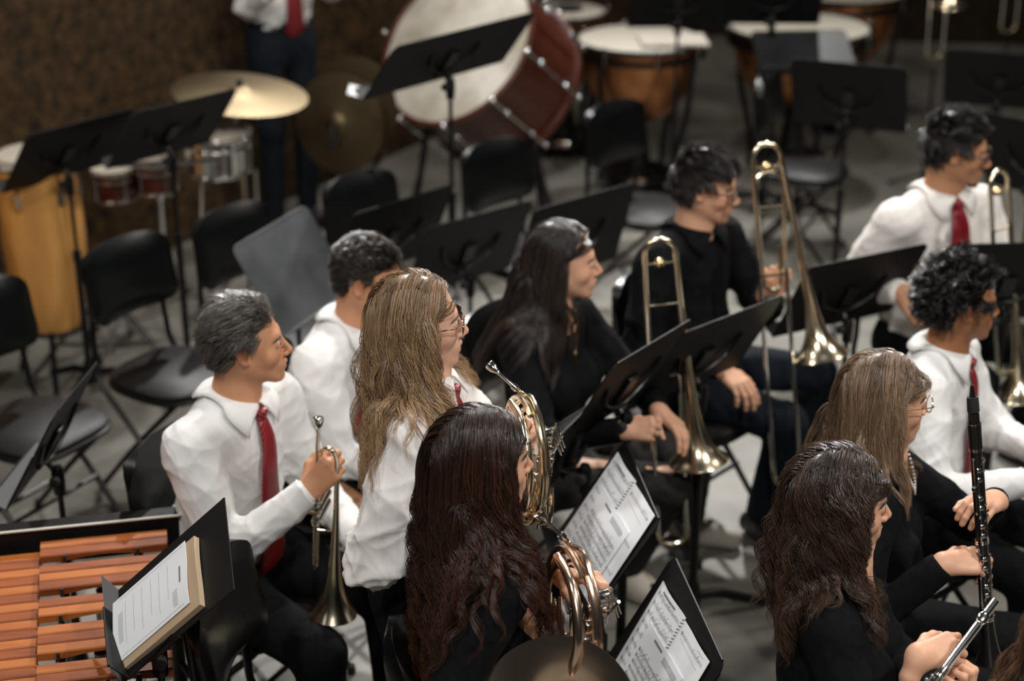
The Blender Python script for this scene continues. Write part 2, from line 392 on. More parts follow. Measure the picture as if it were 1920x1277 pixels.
def head_prims(H, R, k=1.0, jaw=1.0, nose=1.0, fem=False):
    """H head centre (between the eyes, mid-skull), R columns = right, forward, up"""
    T = lambda x, y, z: H+R@V(x, y, z)*k
    P = [ell(T(0, -.018, .030), V(.0745, .094, .086)*k, R, .02*k), ell(T(0, .022, -.022), V(.063, .064, .078)*k, R, .03*k)]
    for s in (-1, 1):
        P += [cone(T(s*.050, -.008, -.045), T(s*.018, .062, -.094), .019*k*jaw, .015*k, .03*k),
              ell(T(s*.043, .050, -.030), V(.020, .022, .020)*k, R, .02*k)]
    P += [ell(T(0, .075, -.100), V(.016, .013, .013)*k*jaw, R, .016*k), cone(T(-.03, .072, .022), T(.03, .072, .022), .011*k, .011*k, .016*k),
          ell(T(0, .074, -.064), V(.030, .019, .024)*k, R, .016*k)]
    for s in (-1, 1): P.append(ell(T(s*.031, .090, .001), V(.017, .014, .012)*k, R, .014*k, True))
    for s in (-1, 1):
        P.append(ell(T(s*.031, .0695, .000), V(.0158, .013, .0135)*k, R, .003*k))
    ln = .015*nose
    P += [cone(T(0, .080, .010), T(0, .091+ln, -.030), .0064*k, .0084*k*nose, .011*k), ell(T(0, .090+ln*.9, -.034), V(.0092, .0088, .0080)*k*nose, R, .006*k)]
    for s in (-1, 1): P.append(ell(T(s*.0112*nose, .089+ln*.35, -.038), V(.0058, .0085, .0062)*k, R, .006*k))
    lp = 1.25 if fem else 1.0
    P += [cone(T(-.019, .084, -.0640), T(0, .0925, -.0610), .0030*k, .0046*k*lp, .005*k), cone(T(.019, .084, -.0640), T(0, .0925, -.0610), .0030*k, .0046*k*lp, .005*k),
          cone(T(-.013, .0855, -.0730), T(.013, .0855, -.0730), .0044*k*lp, .0044*k*lp, .006*k), ell(T(0, .0890, -.0735), V(.011, .0050, .0045*lp)*k, R, .005*k)]
    P.append(cone(T(-.021, .0965, -.0675), T(.021, .0965, -.0675), .0022*k, .0022*k, .004*k, sub=True))
    for s in (-1, 1):     # ears
        Re = R@rot((0, 0, 1), s*-22)@rot((1, 0, 0), 10)
        P += [ell(T(s*.0775, -.014, -.004), V(.0075, .0175, .031)*k, Re, .005*k), ell(T(s*.0835, -.011, -.003), V(.006, .0105, .020)*k, Re, .004*k, True),
              ell(T(s*.0765, -.004, -.026), V(.006, .009, .010)*k, Re, .005*k), ell(T(s*.0775, -.001, -.008), V(.0045, .0045, .007)*k, Re, .003*k)]
    return P
def scalp_ok(q, hair='short'):     # q in head units; True where hair grows
    x, y, z = q[..., 0], q[..., 1], q[..., 2]
    front = z > .062+(.088-y)*-.15
    line = np.where(y > .028, .064+0*y, np.where(y > -.004, .020 if hair != 'long' else .0, np.where(y > -.036, .022, -.058)))
    return z > line
def strands(name, guides, per, spread, r0, col, parent, origin, wave=(0, 60, 0), H=None, taper=.5, seed=0, cap=None, sides=3, jitter=.12, frizz=0):
    """guides (G,N,3); each grows `per` hairs around it; col = (dark, light)"""
    rg = np.random.default_rng(seed+11); G, N, _ = guides.shape
    s = np.linspace(0, 1, N); A, B = [], []
    P = np.repeat(guides, per, 0); n = len(P)
    off = rg.normal(size=(n, 3)); off /= np.linalg.norm(off, axis=1)[:, None]; off *= (rg.random(n)**.5*spread)[:, None]
    tpr = 1+.25*np.sin(s*3)-taper*s**1.5
    P = P+off[:, None]*tpr[None, :, None]
    T = np.gradient(P, axis=1); T /= np.linalg.norm(T, axis=2)[..., None]+1e-9
    seg = np.linalg.norm(np.diff(P, axis=1), axis=2); Ls = np.concatenate([np.zeros((n, 1)), np.cumsum(seg, 1)], 1)
    ref = V(.31, .77, .55); U = np.cross(T, ref); U /= np.linalg.norm(U, axis=2)[..., None]+1e-9; W = np.cross(T, U)
    ph = np.repeat(rg.uniform(0, 6.28, G), per)+rg.normal(size=n)*.45; fr = np.repeat(rg.uniform(.75, 1.25, G), per)*wave[1]
    am = np.repeat(rg.uniform(.5, 1.2, G), per)*wave[0]; st = wave[2] if len(wave) > 2 else 0
    env = np.clip((Ls-st)/.08, 0, 1)
    ang = Ls*fr[:, None]+ph[:, None]
    P = P+env[..., None]*am[:, None, None]*(np.sin(ang)[..., None]*U+np.cos(ang)[..., None]*W*.7)
    if frizz: P = P+np.cumsum(rg.normal(size=P.shape), 1)*frizz*s[None, :, None]
    ln = rg.uniform(1-jitter, 1, n)   # uneven ends
    T = np.gradient(P, axis=1); T /= np.linalg.norm(T, axis=2)[..., None]+1e-9
    U = np.cross(T, ref); U /= np.linalg.norm(U, axis=2)[..., None]+1e-9; W = np.cross(T, U)
    rad = r0*(1-.75*np.clip((s-.55)/.45, 0, 1))[None, :]*rg.uniform(.6, 1.3, n)[:, None]
    rad = rad*(s[None, :] <= ln[:, None])+1e-5
    a = 2*np.pi*np.arange(sides)/sides
    R3 = P[:, :, None]+rad[..., None, None]*(np.cos(a)[None, None, :, None]*U[:, :, None]+np.sin(a)[None, None, :, None]*W[:, :, None])
    i = (np.arange(n)*N*sides)[:, None, None]; j = (np.arange(N-1)*sides)[None, :, None]; kk = np.arange(sides)[None, None, :]; k2 = (kk+1) % sides
    F = np.stack([i+j+kk, i+j+k2, i+j+sides+k2, i+j+sides+kk], -1).reshape(-1, 4)
    c0, c1 = V(*col[0]), V(*col[1]); mixg = np.repeat(rg.random(G), per)*.55+rg.random(n)*.45
    tipw = col[2] if len(col) > 2 else 0
    mx = np.clip(mixg[:, None]*.9+(s[None, :]-.4)*tipw, 0, 1)
    C = (c0+(c1-c0)*mx[..., None]); C = np.repeat(C[:, :, None], sides, 2).reshape(-1, 3)
    V3 = R3.reshape(-1, 3)
    if cap is not None:
        cv, cf = cap; F = np.concatenate([F, cf+len(V3)]); V3 = np.concatenate([V3, cv]); C = np.concatenate([C, np.tile((c0*.8+c1*.2), (len(cv), 1))])
    return new_mesh(name, V3, F, M['hair'], parent, origin, True, col=C)
def scalp_roots(n, H, R, k, style, seed):
    rg = np.random.default_rng(seed); out = []; i = 0
    while len(out) < n:
        i += 1; z = rg.uniform(-.95, 1); t = rg.uniform(0, 6.283); r = math.sqrt(1-z*z)
        q = V(0, -.018, .03)+V(.0755, .095, .087)*V(r*math.cos(t), r*math.sin(t), z)
        if scalp_ok(q[None], style)[0]: out.append(q)
    return np.array(out)
def grow(roots, H, R, k, comb, L, N, coll, grav=.12, thick=.012, lift=.3, seed=0, up=(0, 0, 1), stiff=0, lvar=.15, pull=None):
    """hair guides in world space; comb(q)->direction in head units; coll prims to stay outside of"""
    rg = np.random.default_rng(seed+5); n = len(roots)
    nrm = (roots-V(0, -.018, .03))/V(.0755, .095, .087)**2; nrm /= np.linalg.norm(nrm, axis=1)[:, None]
    c = comb(roots); c = c-nrm*(c*nrm).sum(1)[:, None]; c /= np.linalg.norm(c, axis=1)[:, None]+1e-9
    d = (c+lift*nrm); d /= np.linalg.norm(d, axis=1)[:, None]
    P = H+(roots*k)@R.T; d = d@R.T; Ln = L*rg.uniform(1-lvar, 1, n) if np.isscalar(L) else L(roots)*rg.uniform(1-lvar, 1, n)
    ds = Ln/(N-1); off = rg.uniform(.15, 1, n)*thick; out = [P.copy()]
    for i in range(N-1):
        P = P+d*ds[:, None]; s = i/(N-1)
        f = field(coll, P); m = f < off*min(1, .3+2*s)
        if m.any():
            g_ = grad(coll, P[m]); P[m] += g_*(off[m]*min(1, .3+2*s)-f[m])[:, None]
            dn = (d[m]*g_).sum(1); d[m] -= g_*np.minimum(dn, 0)[:, None]
        pl = 0 if pull is None else pull[0]*(P[:, 2] < pull[1])[:, None]
        d = d*(1-grav)+grav*V(0, 0, -1)+pl+rg.normal(size=d.shape)*stiff; d /= np.linalg.norm(d, axis=1)[:, None]
        out.append(P.copy())
    return np.stack(out, 1)

# ------------------------------------------------------------------ people
def ik(S, W, l1, l2, hint):
    d = W-S; L = np.linalg.norm(d); L2 = min(L, (l1+l2)*.995); u = d/L
    a = (l1*l1-l2*l2+L2*L2)/(2*L2); h = math.sqrt(max(l1*l1-a*a, 1e-6)); e = nz(np.asarray(hint, float)-u*(u@np.asarray(hint, float)))
    return S+u*a+e*h
def head_rot(yaw, pitch, roll):
    y = math.radians(yaw); f = V(math.cos(y), math.sin(y), 0); r = V(math.sin(y), -math.cos(y), 0); u = V(0, 0, 1)
    R = np.stack([r, f, u], 1); return R@rot((1, 0, 0), -pitch)@rot((0, 1, 0), roll)
def person(name, label, H, ty, hy, hp=0, hr=0, lean=4, k=1., sex='m', skin='fair', top='white_shirt', tie=None, trousers='black_wool', shoe='shoe',
           hands=None, knees=None, feet=None, stand=False, res=.005, brows=(.03, .02, .015), lip=(.62, .30, .27), group=None, legs=True,
           collar=True, collared=False, sleeve=1.0, wrinkle=1.0, cuff=True, spec_hair=None, nose=1., jaw=1., shift=(0, 0, 0), tuck=True, neckline=None, jhand=1.0, waistdrop=0, pelvis_z=None):
    fem = sex == 'f'; a = math.radians(ty); F = V(math.cos(a), math.sin(a), 0); Rt = V(math.sin(a), -math.cos(a), 0); Z = V(0, 0, 1)
    s = nz(Z*math.cos(math.radians(lean))+F*math.sin(math.radians(lean))); fs = nz(F-s*(F@s)); RB = np.stack([Rt, fs, s], 1)
    HR = head_rot(hy, hp, hr); hf = HR[:, 1]; H = V(*H)
    NB = H-Z*.163*k-hf*V(1, 1, 0)*.038*k+V(*shift); P = NB-s*.50*k
    if pelvis_z: P = NB-s*(NB[2]-pelvis_z)/s[2]
    tl = np.linalg.norm(NB-P)/(.50*k)
    at = lambda x, y, z: P+Rt*x*k+fs*y*k+s*z*k*tl
    sw = .158 if fem else .178; hw = .092
    Sh = {1: at(sw, -.005, .435), -1: at(-sw, -.005, .435)}
    base = V(P[0], P[1], 0.0)
    # limbs
    hands = hands or {}; arms = {}
    for sd in (1, -1):
        sp = hands.get(sd)
        if sp is None:
            W = at(sd*.20, .26, .02); f = nz(fs*.8-Rt*sd*.3-s*.3); n_ = nz(s*.8+Rt*sd*.3); pose = 'relax'; hint = -s*.6-fs*.4+Rt*sd*.5
            sp = dict(w=W, f=f, n=n_, pose=pose, hint=hint)
        W = V(*sp['w']); El = ik(Sh[sd], W, .285*k, .262*k, sp.get('hint', -s*.7+Rt*sd*.6-fs*.3))
        if not sp.get('keep'): sp['f'] = nz(nz(sp['f'])+.5*nz(W-El))
        d = W-Sh[sd]; L = np.linalg.norm(d)
        if L > .54*k: W = Sh[sd]+d/L*.54*k
        arms[sd] = (Sh[sd], El, W, sp)
    if stand: dk = [(F*.02, .0), (F*.02, .0)]
    legsj = {}
    for i, sd in enumerate((1, -1)):
        hip = at(sd*hw, .0, -.01)
        if stand:
            ft = V(*(base+Rt*sd*.10*k+F*.02)) if not feet else V(*feet[i]); an = ft*V(1, 1, 0)+Z*.075; kn = (hip+an)/2+F*.03+Rt*sd*.01
        else:
            kn = V(*knees[i]) if knees else hip+F*.42*k+Rt*sd*.07*k+Z*(.48*k-hip[2])
            d = kn-hip; kn = hip+nz(d)*.43*k; an = (V(*feet[i])*V(1, 1, 0)+Z*.075) if feet else V(*(kn+F*.02))*V(1, 1, 0)+Z*.075
        legsj[sd] = (hip, kn, an)
    # torso solid shared by body and clothes; g = looseness
    def torso(g, low=-.02, arms_=True, neck=True, gs=None):
        gs = g if gs is None else gs
        if fem:
            Q = [cone(at(0, .0, .0), at(0, 0, .10), (.150+g)*k, (.128+g)*k, .05, RB, .74), cone(at(0, 0, .12), at(0, .0, .20), (.118+g*1.3)*k, (.122+g*1.3)*k, .05, RB, .74),
                 cone(at(0, -.005, .24), at(0, -.01, .37), (.128+g)*k, (.128+g)*k, .06, RB, .70)]
            for q in (1, -1): Q.append(ell(at(q*.068, .080, .285), V(.062, .048, .060)*k+g, RB, .035))
        else:
            Q = [cone(at(0, 0, .0), at(0, .005, .16), (.145+g)*k, (.146+g)*k, .05, RB, .78), cone(at(0, 0, .20), at(0, -.005, .36), (.150+g)*k, (.150+g)*k, .06, RB, .70)]
        Q.append(cone(at(0, -.015, .33), at(0, -.015, .44), (.135+g)*k, (.085+g)*k, .06, RB, .68))
        for q in (1, -1):
            Q.append(cone(at(0, -.022, .475), Sh[q]-Rt*q*.02*k, (.050+g*.6)*k, (.056+g)*k, .05))
            if arms_:
                S_, E_, W_, _ = arms[q]
                Q += [cone(S_, E_, (.057 if not fem else .049)*k+gs, (.043 if not fem else .038)*k+gs, .035), cone(E_, W_, (.043 if not fem else .038)*k+gs, (.029 if not fem else .026)*k+gs*.75, .02)]
        return Q
    skinc = V(*SKIN[skin])
    # body: head + neck, hands and the coarse body under the clothes, one mesh
    hp_ = head_prims(H, HR, k, jaw, nose, fem)
    nk = [cone(H-HR[:, 1]*.028*k-HR[:, 2]*.05*k, NB+s*.01, (.050 if fem else .058)*k, (.053 if fem else .062)*k, .03*k), cone(NB+s*.01, NB-s*.05, (.058)*k, .08*k, .03*k)]
    hv, hf_ = solid(hp_+nk+[cut(NB-s*.05, -s)], max(.0027, res*.55))
    q = (hv-H)@HR/k; C = np.tile(skinc, (len(hv), 1))
    def blot(c, r, colr, amt):
        dd = np.linalg.norm((q-V(*c))/V(*r), axis=1); m = np.clip(1.25-dd, 0, 1)*amt; C[:] = C*(1-m[:, None])+V(*colr)*m[:, None]
    red = skinc*V(1.0, .72, .68)
    for sd in (1, -1): blot((sd*.045, .06, -.035), (.028, .03, .024), red, .35); blot((sd*.078, -.01, 0), (.01, .03, .04), red, .5)
    blot((0, .11, -.034), (.014, .014, .012), red, .4)
    blot((0, .094, -.0675), (.022, .012, .0115), lip, .85)
    for sd in (1, -1): blot((sd*.031, .082, .001), (.017, .012, .008), skinc*V(.7, .6, .6), .55)
    if top.get('neck_skin_fade') if isinstance(top, dict) else False: pass
    parts = [(hv, hf_)]; cols = [C]
    for sd in (1, -1):
        sp = arms[sd][3]
        if sp.get('hide'): continue
        hvv, hff = solid(hand_prims(arms[sd][2], sp['f'], sp['n'], sd, sp.get('pose', 'relax'), k*(.92 if fem else 1.)*jhand, nz(arms[sd][2]-arms[sd][1])), .0024 if res < .008 else .0036)
        hc = np.tile(skinc, (len(hvv), 1)); parts.append((hvv, hff)); cols.append(hc*.97)
    tv, tf = solid(torso(-.012)+[cut(NB-s*.02, s)], .014)
    parts.append((tv, tf)); cols.append(np.tile(skinc, (len(tv), 1)))
    if legs:
        lp_ = []
        for sd in (1, -1):
            hip, kn, an = legsj[sd]; lp_ += [cone(hip, kn, .075*k, .05*k, .03), cone(kn, an, .048*k, .034*k, .03)]
        lv, lf = solid(lp_, .014); parts.append((lv, lf)); cols.append(np.tile(skinc, (len(lv), 1)))
    v, f = join(parts)
    body = new_mesh(name, v, f, M['skin_'+skin], None, base, col=np.concatenate(cols)); tag(body, label, 'person', group)
    # eyes and brows
    bmat = mat('eyebrow_hair', brows, .8)
    for sd in (1, -1):
        e = H+HR@V(sd*.031, .0715, .0005)*k; mb = MB(); mi = MB(); mbr = MB(); mb.ball(e, .0125*k, 8)
        mi.ball(e+HR@V(0, .0072, 0)*k, .0068*k, 8); eb = mb.build('eyeball', M['eye'], body, base); mi.build('iris', M['iris'], eb, base)
        pts = [H+HR@V(sd*x, y, z)*k for x, y, z in ((.016, .0845, .0145), (.030, .0835, .0185), (.045, .074, .0155), (.052, .064, .011))]
        mbr.tube(smooth_path(pts, 4), np.array([.0028, .0036, .003, .001])*k, 6, flat=.6)
        mbr.build('eyebrow', bmat, body, base)
    # top
    wk = [arms[q_][1] for q_ in (1, -1)]
    def dress(prims, h, freq=26, amp=.0045, seed=0):
        vv, ff = solid(prims, h); nn = grad(prims, vv, .004)
        am = np.full(len(vv), .42)
        for e_ in wk: am += 1.3*np.exp(-(np.linalg.norm(vv-e_, axis=1)/.10)**2)
        lo_ = (vv-P)@s; am += .7*np.exp(-((lo_-.03)/.09)**2); nkd = np.linalg.norm(vv-NB, axis=1); am *= np.clip((nkd-.06)/.10, .05, 1)
        vv = vv+nn*(folds(vv, freq, seed)*amp*am*wrinkle)[:, None]; return vv, ff
    sd_ = abs(hash_(name))
    is_shirt = top in ('white_shirt', 'cream_shirt') or collared
    g = .014 if is_shirt else .010; gsl = (.019 if is_shirt else .012)*sleeve
    tp = torso(g, gs=gsl)
    hem = at(0, 0, .035-waistdrop) if (tuck and is_shirt) else at(0, 0, -.06)
    if tuck and is_shirt: tp.append(cone(at(0, .005, .02-waistdrop), at(0, .005, .10), (.150)*k, (.155)*k, .05, RB, .84))
    tp.append(cut(hem, -s, .012))
    if neckline == 'v':
        tp.append(cone(NB+fs*.05*k+s*.04, NB+fs*.125*k-s*.12*k, .055*k, .012*k, .01, sub=True))
    tp.append(cone(NB+s*.12-fs*.0, NB-s*.01, .064*k, .058*k, .008, sub=True)) if not is_shirt else tp.append(cone(NB+s*.12, NB+s*.012, .064*k, .060*k, .008, sub=True))
    for sd in (1, -1):
        S_, E_, W_, sp = arms[sd]; u = nz(W_-E_)
        tp.append((lambda W_=W_, u=u: (lambda Q: np.maximum(-((Q-W_)@u)-.002, np.linalg.norm(Q-W_-u*.1, axis=-1)-.16), W_-.3, W_+.3, .004, True))())
    vv, ff = dress(tp, res, 19, .0210 if is_shirt else .0110, sd_ % 7)
    shirt = new_mesh('shirt' if is_shirt else 'jumper', vv, ff, M[top], body, base)
    shirt_field = tp
    if is_shirt and cuff:
        for sd in (1, -1):
            S_, E_, W_, sp = arms[sd]
            if sp.get('hide'): continue
            u = nz(W_-E_); cp = [cone(W_-u*.058, W_+u*.006, (.031+.008)*k, (.029+.007)*k, .004), (lambda W_=W_, u=u: (lambda Q: -((Q-W_-u*.004)@u), None, None, .003, True))(), (lambda W_=W_, u=u: (lambda Q: ((Q-W_+u*.055)@u), None, None, .003, True))()]
            cv, cf = solid(cp, .003); new_mesh('cuff', cv, cf, M[top], shirt, base)
    # collar
    if is_shirt and collar:
        nd = nz((H-HR[:, 1]*.03*k-HR[:, 2]*.07*k)-NB); nd = nz(nd*.5+s*.5); cx = nz(Rt-nd*(Rt@nd)); cy = np.cross(nd, cx); C0 = NB+nd*.0
        vv = []; ff = []; nt = 57; th = np.linspace(-math.pi*.975, math.pi*.975, nt)   # 0 = back
        rr0 = .068*k if not fem else .061*k
        for t in th:
            ca, sa = math.cos(t), math.sin(t); dirv = -cy*ca*1.02+cx*sa*.95; fr = abs(t)/math.pi     # fr ->1 at the front
            hh = .040*k*(1-.38*fr**3); fp = .86; a_ = max(0, (fr-fp)/(1-fp)); g_ = min(fr/fp, 1)
            drop = (.042+.040*g_**3)*k; side = cx*np.sign(sa) if abs(sa) > 1e-6 else cx*0
            stand_b = C0+dirv*rr0-nd*.014*k-nd*fr**2*.016*k
            stand_t = C0+dirv*rr0*.96+nd*hh-nd*fr**2*.010*k
            fold_ = C0+dirv*(rr0*.96+.005*k)+nd*(hh+.002*k)-nd*fr**2*.010*k
            edge = C0+dirv*(rr0+.020*k+.012*k*g_)+nd*(hh-drop)-nd*fr**2*.010*k+side*.016*k*g_**6
            if a_ == 0: tip = edge
            e_ = edge if a_ == 0 else None
            vv += [stand_b, stand_t, fold_, None, (e_, a_, fr, t)]
        rows = [vv[i*5:i*5+5] for i in range(nt)]
        tips = {s_: [r_[4][0] for r_ in rows if r_[4][1] == 0 and r_[4][3]*s_ > 0] for s_ in (1, -1)}
        tipp = {1: tips[1][-1], -1: tips[-1][0]}
        vv = []
        for r_ in rows:
            e_, a_, fr, t = r_[4]
            if e_ is None: e_ = tipp[1 if t > 0 else -1]*(1-a_)+(r_[2]+cy*.002)*a_
            vv += [r_[0], r_[1], r_[2], (r_[2]+e_)/2+nz((r_[2]+e_)/2-C0-nd*.01)*.004*k, e_]
        for i in range(nt-1):
            for j in range(4): ff.append((i*5+j, i*5+j+1, (i+1)*5+j+1, (i+1)*5+j))
        vv = np.array(vv)
        for j in (3, 4):          # lay the leaf on the shirt
            I = np.arange(nt)*5+j; d_ = field(shirt_field, vv[I]); m_ = d_ < .011
            vv[I[m_]] += grad(shirt_field, vv[I[m_]])*(.011-d_[m_])[:, None]
        c_ = new_mesh('collar', vv, ff, M[top], shirt, base)
        so = c_.modifiers.new('s', 'SOLIDIFY'); so.thickness = .003; so.offset = 1; 
        # placket
        pl = []
        for i in range(26):
            p = at(-.004, .05, .41-.36*i/25)+fs*.25
            for _ in range(14):
                dd = float(field(shirt_field, p[None])[0]); p = p-fs*(dd-.0015)*.8
            pl.append(p)
        pl = np.array(pl); vv = []; ff = []
        for i, p in enumerate(pl): vv += [p-Rt*.015, p-Rt*.014+fs*.0022, p+Rt*.014+fs*.0022, p+Rt*.015]
        for i in range(25):
            for j in range(3): ff.append((i*4+j, i*4+j+1, i*4+j+5, i*4+j+4))
        new_mesh('placket', vv, ff, M[top], shirt, base)
    if tie:
        tw = tie.get('tw', 0); L = tie.get('len', .47); p0 = NB+fs*.074*k+s*(.000)*k; pts = []
        start = NB+fs*(.062 if fem else .072)*k-s*.004*k
        for i in range(30):
            t = i/29; p = start-s*(.012+t*L)*k+Rt*(tie.get('dx', 0)*t)*k+fs*.2
            for _ in range(16):
                dd = float(field(shirt_field, p[None])[0]); p = p-fs*(dd-.014)*.8
            y_ = (p-start)@fs; y_ = np.clip(y_, -.03, .16)
            if pts and abs(y_-(pts[-1]-start)@fs) > .022: y_ = (pts[-1]-start)@fs+np.clip(y_-(pts[-1]-start)@fs, -.012, .022)
            p = p+fs*(y_-(p-start)@fs); pts.append(p)
        pts = np.array(pts); pts[0] = start-s*.010*k+fs*.008; 
        for _ in range(3): pts[1:-1] = (pts[:-2]+pts[1:-1]*2+pts[2:])/4
        wd = np.interp(np.linspace(0, 1, 30), [0, .1, .85, .93, 1], [.017, .025, .050, .050, .002])*k*tie.get('w', 1)
        vv = []; ff = []; uv = []; Ln = 0
        for i, p in enumerate(pts):
            if i: Ln += np.linalg.norm(p-pts[i-1])
            for j, (x, y) in enumerate(((-1, 0), (-.5, .0025), (0, .003), (.5, .0025), (1, 0))):
                vv.append(p+Rt*wd[i]*x+fs*y); uv.append((x*wd[i]*10, Ln*10))
        for i in range(29):
            for j in range(4): ff.append((i*5+j, i*5+j+1, i*5+j+6, i*5+j+5))
        to = new_mesh('necktie', vv, ff, M[tie['mat']], body, base, uv=uv)
        so = to.modifiers.new('s', 'SOLIDIFY'); so.thickness = .004; so.offset = 0
        kn_ = MB(); kp = start+fs*.010*k; rk = np.stack([Rt, fs, s], 1)
        prof = [(.001, -.026), (.013, -.024), (.0175, .002), (.0175, .010), (.012, .014), (.001, .015)]
        P0, F0 = [], []
        for (r_, z_) in prof:
            for j in range(14):
                an_ = 2*math.pi*j/14; P0.append((r_*math.cos(an_)*1.15, r_*math.sin(an_)*.72, z_))
        F0 = [(i*14+j, i*14+(j+1) % 14, (i+1)*14+(j+1) % 14, (i+1)*14+j) for i in range(5) for j in range(14)]
        P0 = np.array(P0); kn_.add(kp+(P0*k)@rk.T, F0, np.c_[P0[:, 0]*10, P0[:, 2]*10]); kn_.build('knot', M[tie['mat']], to, base, uv=True)
    # trousers
    if legs:
        tr = [cone(at(0, 0, -.02), at(0, .0, .07 if is_shirt and tuck else .03), (.158)*k, (.152)*k, .05, RB, .82)]
        for sd in (1, -1):
            hip, kn, an = legsj[sd]; u = nz(an-kn)
            tr += [cone(at(sd*.07, -.01, -.02), hip+nz(kn-hip)*.1, .098*k, .098*k, .05), cone(hip, kn, .094*k, .067*k, .03), cone(kn, an+Z*.03, .068*k, .055*k, .03)]
        tr.append((lambda Q: Q[..., 2]-.055, None, None, .004, True))
        tr.append(cut(at(0, 0, .075 if is_shirt and tuck else .05), s, .01))
        wk = [legsj[1][1], legsj[-1][1], legsj[1][0], legsj[-1][0]]
        tv, tf = solid(tr, res*1.35); nn = grad(tr, tv, .005); am = np.full(len(tv), .5)
        for e_ in wk: am += 1.1*np.exp(-(np.linalg.norm(tv-e_, axis=1)/.12)**2)
        tv = tv+nn*(folds(tv, 20, sd_ % 5)*.006*am)[:, None]
        tro = new_mesh('trousers', tv, tf, M[trousers], body, base)
        if is_shirt and tuck:
            bl = [cone(at(0, 0, .045-waistdrop), at(0, 0, .075-waistdrop), (.163)*k, (.161)*k, .05, RB, .83), cut(at(0, 0, .075-waistdrop), s), cut(at(0, 0, .045-waistdrop), -s)]
            bv, bf = solid(bl, .0045); new_mesh('belt', bv, bf, M['shoe'], tro, base)
        for sd in (1, -1):
            hip, kn, an = legsj[sd]; fd = nz((F+Rt*sd*.18)*V(1, 1, 0)); Rf = np.stack([np.cross(fd, Z), fd, Z], 1); c_ = an*V(1, 1, 0)
            sp_ = [cone(c_-fd*.05+Z*.045, c_+fd*.06+Z*.045, .040, .044, .02, Rf, 1), cone(c_+fd*.05+Z*.035, c_+fd*.155+Z*.032, .044, .036, .03), cone(c_+Z*.05, an+Z*.03, .042, .042, .03), cut((0, 0, 0.004), -Z)]
            sv, sf = solid(sp_, .006); new_mesh('shoe', sv, sf, M[shoe], body, base)
    info = dict(body=body, base=base, H=H, HR=HR, k=k, NB=NB, s=s, fs=fs, Rt=Rt, P=P, arms=arms, legs=legsj, at=at, shirt=shirt_field, coll=hp_+nk+torso(g+.004)+[cone(H-HR[:, 1]*.02*k-Z*.03*k, NB-F*.02-Z*.04, .074*k, (.086 if fem else .09)*k, .05*k)], headc=hp_+nk)
    return info
def hash_(s_):
    h = 7
    for ch in s_: h = (h*31+ord(ch)) % 100003
    return h
def cap_mesh(I, grow_=.006, style='short', res=.0035, bottom=None):
    H, R, k = I['H'], I['HR'], I['k']; T = lambda x, y, z: H+R@V(x, y, z)*k; Rt_, f_, u_ = R[:, 0], R[:, 1], R[:, 2]
    g_ = grow_
    p = [ell(T(0, -.020, .030), V(.0755+g_, .095+g_, .087+g_)*k, R, .01)]
    # remove the face side and below the hairline
    p.append(cut(T(0, .052, .066), nz(f_*.72-u_*.70), .012))
    if style == 'short':
        p.append(cut(T(0, -.02, -.030), nz(-u_), .012)); p.append(cut(T(0, .008, .018), nz(f_*.62-u_*.78), .012))
        for s_ in (1, -1): p.append(ell(T(s_*.085, -.008, -.006), V(.03, .022, .026)*k, R, .008, True))
    else:
        p.append(cut(T(0, -.01, -.075), nz(-u_), .01)); p.append(cut(T(0, .018, .02), nz(f_*.93-u_*.38), .012))
    return solid(p, res)
